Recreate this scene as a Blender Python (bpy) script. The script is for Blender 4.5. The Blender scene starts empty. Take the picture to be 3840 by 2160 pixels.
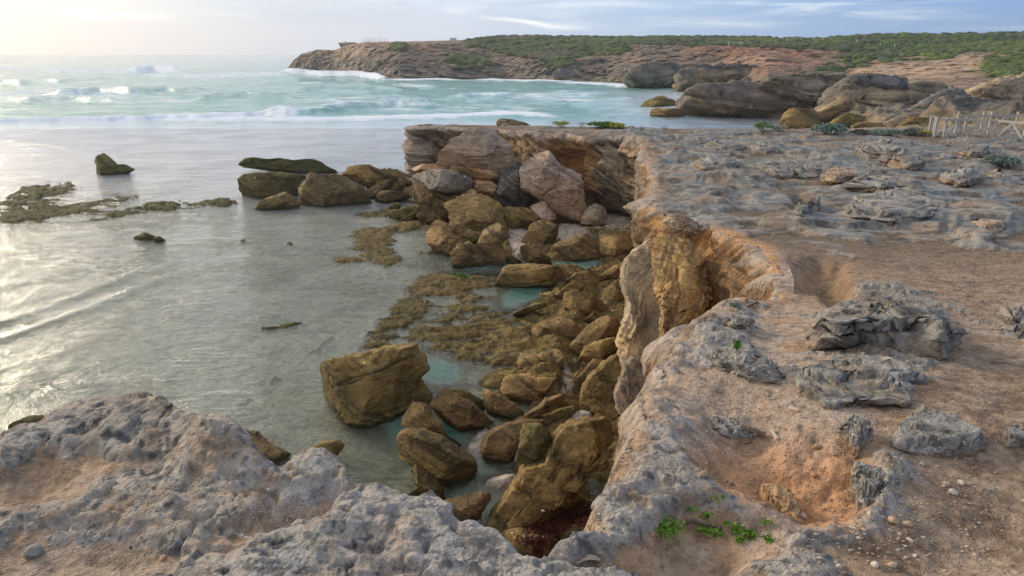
import bpy, bmesh, math, random
import numpy as np
sc = bpy.context.scene
col = sc.collection
# ------------------------------------------------------------------ camera, world, sun, exposure
W, H, F = 1024.0, 576.0, 1024*24/36.0
CAMZ = 8.9
P = math.atan((288-54.4)/F)
cam_d = bpy.data.cameras.new('camera'); cam = bpy.data.objects.new('camera', cam_d); col.objects.link(cam)
cam_d.lens = 24; cam_d.sensor_width = 36; cam_d.clip_start = 0.05; cam_d.clip_end = 20000
cam.location = (0, 0, CAMZ); cam.rotation_euler = (math.radians(90)-P, 0, 0)
sc.camera = cam
sc.view_settings.view_transform = 'Standard'; sc.view_settings.look = 'None'
sc.view_settings.exposure = 0.46; sc.view_settings.gamma = 1.0
sc.cycles.max_bounces = 6; sc.cycles.transparent_max_bounces = 12; sc.cycles.caustics_reflective = False
SUN_EL, SUN_AZ = 20.0, -50.0          # azimuth measured from +Y towards +X
sun_dir = (math.sin(math.radians(SUN_AZ))*math.cos(math.radians(SUN_EL)), math.cos(math.radians(SUN_AZ))*math.cos(math.radians(SUN_EL)), math.sin(math.radians(SUN_EL)))
sd = bpy.data.lights.new('sun', 'SUN'); sd.energy = 2.0; sd.angle = math.radians(14); sd.color = (1.0, .86, .66)
so = bpy.data.objects.new('sun', sd); col.objects.link(so)
from mathutils import Vector
so.rotation_euler = Vector(sun_dir).to_track_quat('Z', 'Y').to_euler()

class NT:
    def __init__(s, nt): s.t = nt; s.n = nt.nodes; s.l = nt.links
    def new(s, ty, **kw):
        n = s.n.new(ty)
        for k, v in kw.items(): setattr(n, k, v)
        return n
    def link(s, a, b): s.l.new(a, b)
    def val(s, sock, v):
        if isinstance(v, bpy.types.NodeSocket): s.l.new(v, sock)
        else: sock.default_value = v
    def math(s, op, a, b=0.0, c=None, clamp=False):
        n = s.new('ShaderNodeMath', operation=op, use_clamp=clamp)
        s.val(n.inputs[0], a); s.val(n.inputs[1], b)
        if c is not None: s.val(n.inputs[2], c)
        return n.outputs[0]
    def mix(s, f, a, b, bt='MIX'):
        n = s.new('ShaderNodeMix', data_type='RGBA', blend_type=bt)
        s.val(n.inputs[0], f); s.val(n.inputs[6], a); s.val(n.inputs[7], b)
        return n.outputs[2]
    def mrange(s, v, a, b, c=0.0, d=1.0, smooth=True):
        n = s.new('ShaderNodeMapRange', interpolation_type='SMOOTHSTEP' if smooth else 'LINEAR')
        s.val(n.inputs[0], v); n.inputs[1].default_value = a; n.inputs[2].default_value = b; n.inputs[3].default_value = c; n.inputs[4].default_value = d
        return n.outputs[0]
    def noise(s, vec, scale, detail=4, rough=.55, dist=0.0):
        n = s.new('ShaderNodeTexNoise'); n.inputs['Scale'].default_value = scale; n.inputs['Detail'].default_value = detail
        n.inputs['Roughness'].default_value = rough; n.inputs['Distortion'].default_value = dist
        if vec is not None: s.link(vec, n.inputs['Vector'])
        return n.outputs[0]
    def mapping(s, vec, scale=(1,1,1), rot=(0,0,0), loc=(0,0,0)):
        n = s.new('ShaderNodeMapping'); s.link(vec, n.inputs[0]); n.inputs['Scale'].default_value = scale; n.inputs['Rotation'].default_value = rot; n.inputs['Location'].default_value = loc
        return n.outputs[0]
    def ramp(s, f, stops):
        n = s.new('ShaderNodeValToRGB'); s.val(n.inputs[0], f); e = n.color_ramp.elements
        while len(e) < len(stops): e.new(0.5)
        for el, (p, c) in zip(e, stops): el.position = p; el.color = (*c, 1)
        return n.outputs[0]

world = bpy.data.worlds.new("World"); sc.world = world; world.use_nodes = True
w = NT(world.node_tree); w.n.clear()
wo = w.new('ShaderNodeOutputWorld'); bg = w.new('ShaderNodeBackground'); w.link(bg.outputs[0], wo.inputs[0])
sky = w.new('ShaderNodeTexSky', sky_type='NISHITA'); sky.sun_disc = False
sky.sun_elevation = math.radians(SUN_EL); sky.sun_rotation = math.radians(SUN_AZ); sky.air_density = 1.0; sky.dust_density = 1.5
tc = w.new('ShaderNodeTexCoord'); dirv = tc.outputs['Generated']
sep = w.new('ShaderNodeSeparateXYZ'); w.link(dirv, sep.inputs[0])
dx, dy, dz = sep.outputs
# overcast colour by heading: cream towards the veiled sun, lavender in the middle, slate blue to the right
hx = w.mrange(dx, -.62, .62, 0, 1, smooth=False)
low = w.ramp(hx, [(0.0, (.56, .60, .67)), (.25, (.52, .60, .74)), (.45, (.55, .66, .83)), (.62, (.38, .55, .80)), (.8, (.24, .42, .73)), (1.0, (.16, .33, .66))])
hi = w.ramp(hx, [(0.0, (.85, .78, .68)), (.5, (.50, .54, .62)), (1.0, (.33, .40, .54))])
cl = w.mix(w.mrange(dz, .14, .62), low, hi)
st = w.mapping(dirv, scale=(3.0, 3.0, 34.0))
n1 = w.noise(st, 1.6, 5, .6, .4)
cl = w.mix(w.math('MULTIPLY', w.mrange(n1, .48, .74), w.mrange(dz, .004, .05)), cl, (.72, .82, .95, 1))
n2 = w.noise(w.mapping(dirv, scale=(2.2, 2.2, 22.0), loc=(3, 1, 5)), 1.1, 4, .5, .3)
cl = w.mix(w.math('MULTIPLY', w.mrange(n2, .5, .75), .35), cl, (.30, .44, .68, 1))
# the thin bright break in the cloud
ax = w.math('DIVIDE', dx, dy); az_ = w.math('DIVIDE', dz, dy)
sx = w.math('SUBTRACT', ax, .030)
lineel = w.math('SUBTRACT', az_, w.math('ADD', .0405, w.math('MULTIPLY', sx, -.115)))
wob = w.math('MULTIPLY', w.math('SUBTRACT', w.noise(w.mapping(dirv, scale=(14, 1, 40)), 1.0, 3), .5), .010)
g1 = w.math('SUBTRACT', 1.0, w.math('DIVIDE', w.math('ABSOLUTE', w.math('ADD', lineel, wob)), .0050), clamp=True)
g2 = w.math('SUBTRACT', 1.0, w.math('DIVIDE', w.math('ABSOLUTE', sx), .085), clamp=True)
gl = w.math('MULTIPLY', w.math('POWER', g1, 1.3), w.math('POWER', g2, .8), clamp=True)
cl = w.mix(w.math('MULTIPLY', gl, w.mrange(dy, 0, .2)), cl, (1.15, 1.15, 1.12, 1))
# glow of the veiled sun
dp = w.new('ShaderNodeVectorMath', operation='DOT_PRODUCT'); w.link(dirv, dp.inputs[0]); dp.inputs[1].default_value = sun_dir
glow = w.math('POWER', w.math('MAXIMUM', dp.outputs['Value'], 0), 9)
cl = w.mix(w.math('MULTIPLY', glow, 1.0), cl, (.62, .50, .30, 1), 'ADD')
nis = w.mix(1.0, sky.outputs[0], (.1, .1, .1, 1), 'MULTIPLY')
fin = w.mix(.88, nis, cl)
w.link(fin, bg.inputs[0]); bg.inputs[1].default_value = .88

# ------------------------------------------------------------------ helpers
cp, sp = math.cos(P), math.sin(P)
def ray(px, py):
    u = (np.asarray(px, float)-512)/F; v = (288-np.asarray(py, float))/F
    return u, cp+v*sp, -sp+v*cp
def onz(px, py, z=0.0):
    u, a, b = ray(px, py); s = (z-CAMZ)/b
    return u*s, a*s
BY = [0, 1.5, 3, 4.5, 6, 9, 13, 20, 30, 42, 60]; BZ = [7.35, 7.3, 7.22, 6.95, 6.62, 6.2, 5.75, 5.2, 4.8, 4.68, 4.6]
_ty = np.linspace(.8, 58, 8000); _tr = (np.interp(_ty, BY, BZ)-CAMZ)/_ty     # slope of ray to base surface, increasing
def onbase(px, py):
    u, a, b = ray(px, py); Y = np.interp(b/a, _tr, _ty); s = Y/a
    return u*s, Y, np.interp(Y, BY, BZ)
rs = np.random.RandomState(7)
TAB = rs.rand(65536).astype(np.float32)
def vn(x, y, z=0.0, seed=0):
    x = np.asarray(x, np.float32); y = np.asarray(y, np.float32); z = np.asarray(z, np.float32)+seed*17.31
    xi = np.floor(x).astype(np.int64); yi = np.floor(y).astype(np.int64); zi = np.floor(z).astype(np.int64)
    fx = x-xi; fy = y-yi; fz = z-zi
    fx = fx*fx*(3-2*fx); fy = fy*fy*(3-2*fy); fz = fz*fz*(3-2*fz)
    hx0 = xi*73856093; hx1 = (xi+1)*73856093; hy0 = yi*19349663; hy1 = (yi+1)*19349663; hz0 = zi*83492791; hz1 = (zi+1)*83492791
    def T(a, b, c):
        h = (a ^ b ^ c); h = (h ^ (h >> 13))*1274126177; return TAB[(h ^ (h >> 16)) & 65535]
    a = T(hx0, hy0, hz0); a += (T(hx1, hy0, hz0)-a)*fx
    b = T(hx0, hy1, hz0); b += (T(hx1, hy1, hz0)-b)*fx
    a += (b-a)*fy
    c = T(hx0, hy0, hz1); c += (T(hx1, hy0, hz1)-c)*fx
    d = T(hx0, hy1, hz1); d += (T(hx1, hy1, hz1)-d)*fx
    c += (d-c)*fy
    return a+(c-a)*fz
def fbm(x, y, z=0.0, oct=4, gain=.5, lac=2.03, seed=0):
    s = 0; a = 1; n = 0
    for i in range(oct):
        s = s+a*(vn(x, y, z, seed+i*3)-.5)*2; n += a; a *= gain; x = x*lac; y = y*lac; z = z*lac
    return s/n*1.35
def ridge(x, y, z=0.0, oct=4, gain=.5, lac=2.1, seed=0):
    s = 0; a = 1; n = 0
    for i in range(oct):
        r = 1-np.abs(vn(x, y, z, seed+i*5)*2-1); s = s+a*r*r; n += a; a *= gain; x = x*lac; y = y*lac; z = z*lac
    return s/n
def worley(x, y, seed=0):
    xi = np.floor(x).astype(np.int64); yi = np.floor(y).astype(np.int64)
    f1 = np.full(x.shape, 9.0, np.float32); f2 = f1.copy(); idv = np.zeros(x.shape, np.float32)
    for i in (-1, 0, 1):
        for j in (-1, 0, 1):
            h = ((xi+i)*73856093 ^ (yi+j)*19349663 ^ (seed*83492791)); h = (h ^ (h >> 13))*1274126177; h = (h ^ (h >> 16))
            cx = xi+i+TAB[h & 65535]; cy = yi+j+TAB[(h >> 7) & 65535]
            d = np.sqrt((x-cx)**2+(y-cy)**2).astype(np.float32)
            m = d < f1; f2 = np.where(m, f1, np.minimum(f2, d)); idv = np.where(m, TAB[(h >> 3) & 65535], idv); f1 = np.where(m, d, f1)
    return f1, f2, idv
def ss(x, a, b):
    t = np.clip((x-a)/(b-a), 0, 1); return t*t*(3-2*t)
def lerp(a, b, t):
    t = np.asarray(t)
    if isinstance(a, tuple) or isinstance(b, tuple) or np.ndim(a) == t.ndim+1 or np.ndim(b) == t.ndim+1: t = t[..., None]
    return np.asarray(a)*(1-t)+np.asarray(b)*t
def poly_sd(X, Y, poly):
    """signed distance to a closed polygon, positive inside"""
    d = np.full(X.shape, 1e9); ins = np.zeros(X.shape, bool); n = len(poly)
    for i in range(n):
        x0, y0 = poly[i]; x1, y1 = poly[(i+1) % n]; ex, ey = x1-x0, y1-y0; L = ex*ex+ey*ey+1e-12
        t = np.clip(((X-x0)*ex+(Y-y0)*ey)/L, 0, 1); d = np.minimum(d, (X-x0-t*ex)**2+(Y-y0-t*ey)**2)
        c = ((y0 > Y) != (y1 > Y)) & (X < (x1-x0)*(Y-y0)/(y1-y0+1e-12)+x0); ins ^= c
    d = np.sqrt(d); return np.where(ins, d, -d)
def blob(PX, PY, x, y, rx, ry, rot=0, hard=2.0):
    c, s = math.cos(math.radians(rot)), math.sin(math.radians(rot))
    a = (PX-x)*c+(PY-y)*s; b = -(PX-x)*s+(PY-y)*c
    return np.exp(-((a/rx)**2+(b/ry)**2)**(hard/2))

def setp(o, label=None, cat=None, group=None, kind=None):
    if label: o['label'] = label
    if cat: o['category'] = cat
    if group: o['group'] = group
    if kind: o['kind'] = kind
    return o
def npmesh(name, V, faces, cols=None, attrs=None, mat=None, smooth=True, loc=(0, 0, 0), parent=None, link=True):
    V = np.asarray(V, np.float32)-np.asarray(loc, np.float32); me = bpy.data.meshes.new(name)
    me.vertices.add(len(V)); me.vertices.foreach_set('co', V.ravel())
    faces = np.asarray(faces, np.int32); k = faces.shape[1]
    me.loops.add(faces.size); me.loops.foreach_set('vertex_index', faces.ravel())
    me.polygons.add(len(faces)); me.polygons.foreach_set('loop_start', np.arange(0, faces.size, k, dtype=np.int32))
    me.polygons.foreach_set('use_smooth', np.full(len(faces), smooth))
    if cols is not None:
        c = np.ones((len(V), 4), np.float32); c[:, :3] = cols
        at = me.attributes.new('Col', 'FLOAT_COLOR', 'POINT'); at.data.foreach_set('color', c.ravel())
    for k_, v_ in (attrs or {}).items():
        at = me.attributes.new(k_, 'FLOAT', 'POINT'); at.data.foreach_set('value', np.asarray(v_, np.float32).ravel())
    me.update(calc_edges=True)
    if mat: me.materials.append(mat)
    o = bpy.data.objects.new(name, me); o.location = loc
    if link: col.objects.link(o)
    if parent: o.parent = parent
    return o
def gridmesh(name, X, Y, Z, cols, mat, mask=None, attrs=None, flip=False):
    R, C = X.shape; idx = np.arange(R*C).reshape(R, C)
    q = np.stack([idx[:-1, :-1], idx[:-1, 1:], idx[1:, 1:], idx[1:, :-1]], -1).reshape(-1, 4)
    if flip: q = q[:, ::-1]
    if mask is not None:
        m = mask.ravel(); q = q[m[q].all(1)]
    used = np.zeros(R*C, bool); used[q.ravel()] = True; rem = np.cumsum(used)-1
    V = np.stack([X.ravel(), Y.ravel(), Z.ravel()], 1)[used]
    return npmesh(name, V, rem[q], None if cols is None else cols.reshape(-1, 3)[used], {k: v.ravel()[used] for k, v in (attrs or {}).items()}, mat)

# ------------------------------------------------------------------ materials
def stone(name, fine=40.0, bump=.5, bdist=.02, pits=0.0, pscale=30.0, rough=.85, spec=.25, contrast=.35, coarse=0.0, strata=None):
    m = bpy.data.materials.new(name); m.use_nodes = True; t = NT(m.node_tree); t.n.clear()
    out = t.new('ShaderNodeOutputMaterial'); b = t.new('ShaderNodeBsdfPrincipled'); t.link(b.outputs[0], out.inputs[0])
    a = t.new('ShaderNodeAttribute', attribute_name='Col').outputs[0]
    g = t.new('ShaderNodeTexCoord').outputs['Object']
    n1 = t.noise(g, fine, 5, .65); n2 = t.noise(g, fine*.17, 4, .6)
    k = t.math('ADD', t.math('MULTIPLY', t.math('SUBTRACT', n1, .5), contrast*2), t.math('MULTIPLY', t.math('SUBTRACT', n2, .5), contrast*1.3))
    k = t.math('ADD', k, 1.0)
    hgt = t.math('ADD', t.math('MULTIPLY', n1, .5), t.math('MULTIPLY', n2, 1.6))
    if coarse:
        n5 = t.noise(g, coarse, 5, .72, .4); n6 = t.noise(t.mapping(g, loc=(7, 3, 1)), coarse*.45, 4, .6, 1.2)
        kk_ = t.math('MULTIPLY', t.mrange(n5, .38, .52, .62, 1.0), t.mrange(n6, .36, .46, .72, 1.0)); k = t.math('MULTIPLY', k, kk_)
        hgt = t.math('ADD', hgt, t.math('MULTIPLY', t.math('ADD', n5, n6), 4.0))
    if strata:
        sdir, sc_, am = strata
        sv = t.mapping(g, scale=(sc_*.12, sc_*.12, sc_), rot=sdir); ns = t.noise(sv, 1.0, 4, .6, .3)
        hgt = t.math('ADD', hgt, t.math('MULTIPLY', ns, am)); k = t.math('ADD', k, t.math('MULTIPLY', t.math('SUBTRACT', ns, .5), .7*contrast*2))
    if pits > 0:
        v = t.new('ShaderNodeTexVoronoi'); v.inputs['Scale'].default_value = pscale; t.link(g, v.inputs['Vector'])
        wv = t.noise(g, pscale*.35, 2)
        pm = t.math('MULTIPLY', t.mrange(v.outputs['Distance'], .42, .12), t.mrange(wv, .45, .62))
        hgt = t.math('SUBTRACT', hgt, t.math('MULTIPLY', pm, 1.1*pits))
    kc = t.new('ShaderNodeCombineColor'); t.link(k, kc.inputs[0]); t.link(k, kc.inputs[1]); t.link(k, kc.inputs[2])
    c = t.mix(1.0, a, kc.outputs[0], 'MULTIPLY')
    t.link(c, b.inputs['Base Color']); b.inputs['Roughness'].default_value = rough; b.inputs['Specular IOR Level'].default_value = spec
    bp = t.new('ShaderNodeBump'); bp.inputs['Strength'].default_value = bump; bp.inputs['Distance'].default_value = bdist
    t.link(hgt, bp.inputs['Height']); t.link(bp.outputs[0], b.inputs['Normal'])
    return m
def simple(name, c, rough=.7, spec=.3, nscale=8.0, var=.3):
    m = bpy.data.materials.new(name); m.use_nodes = True; t = NT(m.node_tree); b = t.n['Principled BSDF']
    g = t.new('ShaderNodeTexCoord').outputs['Object']; n = t.noise(g, nscale, 4)
    cc = t.mix(n, tuple(x*(1-var) for x in c)+(1,), tuple(min(1, x*(1+var)) for x in c)+(1,))
    t.link(cc, b.inputs['Base Color']); b.inputs['Roughness'].default_value = rough; b.inputs['Specular IOR Level'].default_value = spec
    return m
M_top = stone('weathered_limestone', fine=150, bump=.9, bdist=.014, pits=.7, pscale=42, contrast=.50, coarse=7.0)
M_cliff = stone('cliff_limestone', fine=12, bump=.9, bdist=.06, contrast=.42, coarse=2.2, strata=((0, .45, 0), 7.0, 1.0))
M_rock = stone('brown_reef_rock', fine=11, bump=1.0, bdist=.09, pits=.7, pscale=8, contrast=.5, coarse=2.6, rough=.8, spec=.3)
M_strat = stone('layered_rock', fine=16, bump=1.0, bdist=.07, contrast=.6, pits=.4, pscale=9, strata=((0, .55, 0), 9.0, 1.8))
M_shelf = stone('reef_floor', fine=12, bump=.9, bdist=.07, pits=.5, pscale=6, contrast=.45, rough=.8, spec=.12, coarse=3.0)
M_far = stone('far_cliff_rock', fine=1.6, bump=.9, bdist=.4, contrast=.45, coarse=.25, strata=((0, .12, 0), 1.1, 1.5))
M_farrock = stone('bay_outcrop_rock', fine=4.5, bump=1.0, bdist=.22, contrast=.6, strata=((0, .25, 0), 1.6, 1.5))

# ------------------------------------------------------------------ palettes (linear albedo)
GREY = (.41, .375, .335); GREYD = (.13, .125, .12); GREYP = (.46, .39, .32); DIRT = (.30, .195, .115); SAND = (.46, .30, .19); SANDP = (.50, .39, .31)
ORA = (.50, .255, .085); PINK = (.46, .30, .21); BROWN = (.19, .125, .052); OLIVE = (.13, .105, .035); OCHRE = (.30, .185, .06)

# ------------------------------------------------------------------ cliff-top plateau
LIP = [(-640,620),(-230,480),(-80,448),(0,434),(35,421),(60,410),(92,402),(120,399),(148,403),(166,412),(182,425),(205,436),(235,447),(255,458),(266,468),(285,468),(300,462),(322,460),(336,468),(344,482),(352,489),(375,490),(400,497),(418,505),(430,502),(443,510),(453,512),(450,521),(462,531),(480,534),(497,537),(505,548),(520,560),(533,565),(548,552),(575,541),(600,538),(608,541),
 (606,524),(598,506),(612,496),(628,480),(640,471),(640,457),(632,440),(637,431),(645,424),(652,416),(648,402),(645.5,389),(657,383.5),(667,381),(671.5,376),(665.5,364),(665.5,358),(677,347),(677,337),(687,329),(699,326),(712,324),(722,309),(746,299),(778,294),(777,278),(773,263),(762,246),(740,238),(722,232),(700,226),(687,222),(673,222),(662,211),(649,204),(651.5,187),(658,184),(652.5,171.5),(643,156),(641.5,142),
 (627.5,136),(608,135.5),(586,136.3),(568,133),(548,132.5),(528,131),(508,128.6),(498,127.4),(478,125.8),(459,125.6),(437,125),(416,126.4)]
BACK = [(413,124.6),(440,123.5),(480,123.8),(520,125),(570,126),(620,126.8),(680,127.6),(740,128.6),(765,129),(800,128.6),(850,128),(900,127.6),(1000,127),(1250,126.5),(2050,124)]
def dens(pts, step):
    out = []
    for (a, b) in zip(pts[:-1], pts[1:]):
        n = max(1, int(math.hypot(b[0]-a[0], b[1]-a[1])/step))
        for i in range(n): out.append((a[0]+(b[0]-a[0])*i/n, a[1]+(b[1]-a[1])*i/n))
    out.append(pts[-1]); return out
polypx = LIP+BACK+[(2050, 1000), (-640, 1000)]
pw = np.array(dens(polypx+[polypx[0]], 25)[:-1]); pwx, pwy, _ = onbase(pw[:, 0], pw[:, 1]); POLY = list(zip(pwx, pwy))

def top_height(PX, PY, X, Y, Zb):
    """rock surface, sand surface and the masks used for colour"""
    far = ss(Y, 5, 14)
    wx = X+.25*fbm(X*1.3, Y*1.3, 0, 3, seed=2); wy = Y+.25*fbm(X*1.3, Y*1.3, 5, 3, seed=3)
    amp = lerp(.045, .15, ss(Y, 3.5, 16))
    big = fbm(wx*.42, wy*.55, 0, 4, seed=11)*amp*1.7; mm = ss(Y, 6, 12)
    ff = lerp(1.0, .5, ss(Y, 8, 26)); mid = (lerp(ridge(wx*1.3+.5*wy, wy*2.6, 0, 4, seed=21), ridge(wx*.7+.25*wy, wy*1.0, 0, 3, seed=23), ss(Y, 7, 14))-.42)*amp*1.5*(1-.72*mm)
    f1, f2, idv = worley(wx*1.15, wy*1.5, 5)
    a1, a2, ai = worley(wx*.42+.2*wy, wy*.62, 9); tl = vn(ai*91, 0, 0, 3)*2-1; slab = mm*((ai-.45)*.20+.20*tl*(a1-.3))*ss(a2-a1, .0, .22)+mm*(idv-.5)*.05*ss(f2-f1, .0, .35)
    fine = fbm(X*9, Y*9, 0, 4, seed=31)*.012+(ridge(X*16, Y*16, 0, 3, seed=33)-.4)*.010
    rk = big*(1-.4*mm)+mid+slab+fine*(1-ss(Y, 7, 14))+(1-ss(Y, 7, 10))*(.018*fbm(X*3.1, Y*3.1, 0, 3, seed=36)-.02*ss(ridge(X*6, Y*6, 1, 2, seed=37), .62, .9))
    rk = rk+(1-ss(Y, 5, 9))*(.009*fbm(X*14, Y*14, 2, 3, seed=38)-.006*ss(ridge(X*11, Y*11, 4, 3, seed=39), .5, .85))
    # traced mounds and hollows (metres)
    PXw = PX+16*fbm(PX*.028, PY*.04, 3, 3, seed=61); PYw = PY+9*fbm(PX*.03, PY*.05, 8, 3, seed=62)
    G = lambda *a, **k: blob(PXw, PYw, *a, **k)
    rk += .07*G(205, 425, 60, 22, 12)+.04*G(120, 425, 50, 22, -25)+.09*G(225, 462, 38, 24, 8, hard=3)-.05*G(150, 470, 18, 10)+.03*G(310, 476, 18, 10)
    rk += .05*G(886, 335, 45, 24, 18, hard=3)+.02*G(905, 365, 50, 24, 10, hard=3)+.03*G(745, 400, 24, 10, 10)
    rk += .05*G(760, 358, 60, 9, 28)+.05*G(700, 345, 18, 20)
    rk += .12*G(905, 200, 70, 22, 15, hard=3)+.2*G(730, 182, 60, 18, 10)+.15*G(700, 205, 25, 12)+.15*G(830, 165, 60, 10)+.2*G(985, 222, 30, 12, 10)+.12*G(800, 145, 90, 6)
    rk += .05*G(500, 560, 160, 30, 12)+.05*G(340, 540, 60, 22, -8)+.03*G(810, 525, 60, 22, -10)
    stp = lerp(.035, .13, ss(Y, 4, 14)); tq = rk/stp+lerp(.9*fbm(X*2.2, Y*2.2, 7, 3, seed=45), 1.3*fbm(X*.4, Y*.5, 7, 2, seed=46), ss(Y, 5, 9)); fr_ = tq-np.floor(tq); rk = rk+stp*lerp(.5, .85, ss(Y, 5, 9))*(ss(fr_, .35, .75)-fr_)
    sand = np.full(X.shape, -.004)+lerp(0., -.045, ss(Y, 7, 12))+.006*fbm(X*3, Y*3, 9, 3, seed=41)
    hol = (.11*G(30, 478, 70, 20, -10)+.05*G(60, 560, 130, 34, -6)+.09*G(720, 526, 62, 26, 4, hard=3)+.06*G(670, 560, 60, 26)+.07*G(300, 512, 46, 12, -14)+.05*G(580, 566, 70, 14)
         + .15*G(752, 452, 56, 36, 10, hard=3)+.13*G(812, 478, 46, 38, 30, hard=3)+.06*G(775, 420, 34, 40, 30)+.09*G(735, 402, 60, 22, 18)+.10*G(842, 478, 26, 30, hard=3)+.08*G(690, 545, 50, 22)
         + .10*G(960, 260, 110, 34, 4, hard=3)+.05*G(880, 420, 60, 30)+.07*G(1000, 330, 60, 60)+.07*G(1000, 480, 90, 80, hard=3)+.06*G(930, 550, 90, 40)+.06*G(775, 330, 40, 30)
         + .30*G(827, 275, 26, 18, 25, hard=3)+.06*G(800, 300, 30, 16)+.10*G(760, 200, 25, 12)+.2*G(798, 196, 14, 10))
    return rk, sand, hol
xs = np.concatenate([np.arange(-620, -60, 6), np.arange(-60, 1084, 1.05), np.arange(1084, 2000, 6)]); ys = np.concatenate([np.arange(122.6, 150, .4), np.arange(150, 240, .6), np.arange(240, 600, 1.05), np.arange(600, 960, 5)])
near_i = lambda A, v: np.clip(np.searchsorted(A, v), 0, len(A)-1)
PX, PY = np.meshgrid(xs, ys); X, Y, Zb = onbase(PX, PY)
rk, sand, hol = top_height(PX, PY, X, Y, Zb)
SDn = .02+.006*Y
jig = fbm(X*7, Y*7, 0, 3, seed=51)*.035+fbm(X*2.4, Y*2.4, 0, 3, seed=53)*.007*Y+fbm(X*2, Y*2, 0, 2, seed=52)*.05*ss(Y, 2, 6)
sdist = poly_sd(X, Y, POLY)+jig*(1-.75*ss(Y, 22, 34))
edge_up = .035*np.exp(-((sdist-.08)/.12)**2)*ss(6-Y, 0, 2)       # the crusty raised rim near the lip
rock_h = rk-hol*1.25+.25*edge_up; sand_h = sand-hol*.85
bas = ss(blob(PX, PY, 770, 470, 90, 60, 10, hard=6), .2, .7)
big_bowl = blob(PX, PY, 775, 462, 78, 42, 12, hard=4)+blob(PX, PY, 842, 478, 30, 34, hard=3)
rock_h = rock_h-.05*ss(hol, .01, .05)
Zt = np.maximum(rock_h, sand_h); sm = ss(sand_h-rock_h, -.006, .008)
Zt = Zt+sm*.004*fbm(X*25, Y*25, 0, 2, seed=61)
wr = .02+.006*Y; ZND = Zb+Zt
Zt = Zt-np.where(sdist < wr, (.15+.2*ss(Y, 3, 20))*(.05+.01*Y)*((wr-np.clip(sdist, 0, None))/wr)**2, 0)
Zt = Zt-np.where(sdist < 0, -sdist*lerp(3.0, .8, ss(Y, 3, 8)), 0)
TOPZ = Zb+Zt
# colour
stpm = lerp(.05, .18, ss(Y, 4, 14)); n0 = fbm(X*.8, Y*.8, 0, 4, seed=71); n1 = fbm(X*5, Y*5, 0, 4, seed=72); n1 = fbm(X*5, Y*5, TOPZ*7, 4, seed=72); n2 = fbm(X*24, Y*24, TOPZ*24, 3, seed=73); n3 = fbm(X*60, Y*60, TOPZ*60, 2, seed=74); fq = ss(Y, 6, 13); n2 = lerp(n2, fbm(X*3.4, Y*3.2, TOPZ*9, 3, .6, seed=173), fq); n3 = n3*(1-fq); n1 = lerp(n1, fbm(X*1.3, Y*1.5, TOPZ*3, 4, seed=172), fq)
c = lerp(GREY, GREYP, ss(n0+n1*.5, -.45, .35)); c = lerp(c, (.46, .37, .31), ss(fbm(X*2.6, Y*2.6, 0, 4, seed=78), .0, .5)*.65*(1-ss(Y, 6, 10))); c = lerp(c, (.36, .36, .37), ss(n1+n2*.8, .1, .7)*.8)
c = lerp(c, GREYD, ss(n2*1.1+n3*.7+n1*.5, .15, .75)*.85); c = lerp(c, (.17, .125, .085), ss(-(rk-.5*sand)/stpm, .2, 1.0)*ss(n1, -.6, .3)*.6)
c = lerp(c, (.38, .255, .165), ss(-n1-n2*.6+n0*.3, .15, .75)*.7)
lo = ss(-(rk)/(.03+.12*ss(Y, 4, 16)), -.3, .9)
c = lerp(c, lerp(DIRT, (.36, .25, .17), ss(n1, -.4, .5)), lo*.75)
G = lambda *a, **k: blob(PX, PY, *a, **k)
wh = G(480, 520, 90, 26, 25)+G(330, 500, 60, 16, 15)+G(700, 420, 40, 40)+G(560, 566, 60, 12)+G(690, 375, 30, 20)+G(800, 255, 60, 20)+.6*G(870, 520, 60, 20)
c = lerp(c, (.50, .46, .455), np.clip(wh, 0, 1)*ss(n1+n2, -.7, .5)*.75)
teal = ss(Y, 7, 14)*ss(n1+n2*.5, -.2, .5)
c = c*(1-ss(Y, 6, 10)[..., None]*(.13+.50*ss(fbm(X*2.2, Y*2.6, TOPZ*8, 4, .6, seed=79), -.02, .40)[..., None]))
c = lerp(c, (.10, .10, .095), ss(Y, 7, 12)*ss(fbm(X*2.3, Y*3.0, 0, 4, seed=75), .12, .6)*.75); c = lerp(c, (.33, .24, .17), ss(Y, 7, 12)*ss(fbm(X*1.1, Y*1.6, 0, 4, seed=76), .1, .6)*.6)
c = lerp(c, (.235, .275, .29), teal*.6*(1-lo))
sc_ = lerp(lerp(SAND, SANDP, ss(n1+n0, -.6, .6)), DIRT, ss(n0+.3*n1+.8*ss(Y, 5, 9)-.2, -.1, .7)*.7)
sc_ = lerp(sc_, (.56, .27, .12), np.clip(big_bowl, 0, 1)*.75)
brn = np.clip(G(960, 270, 110, 40, 5, hard=3)+G(1010, 470, 100, 100, hard=3)+G(930, 540, 90, 40)+G(60, 560, 120, 40, -6)*.8+G(30, 480, 50, 18)*.5+G(1000, 360, 60, 50), 0, 1)
sc_ = lerp(sc_, lerp((.255, .175, .12), (.37, .27, .19), ss(n1+n2*.7, -.5, .5)), brn*.85)
mar = G(880, 275, 60, 12, 10)*1.0
sc_ = lerp(sc_, (.16, .085, .06), np.clip(mar, 0, 1)*.6*ss(n0+n1, -.5, .4)); c = lerp(c, (.16, .085, .06), np.clip(mar, 0, 1)*.4*ss(n0+n1, -.5, .4))
sc_ = sc_*(1+.18*n2+.12*n3)[..., None]; sc_ = lerp(sc_, (.17, .125, .08), ss(Y, 8, 12)*.8)
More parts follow.
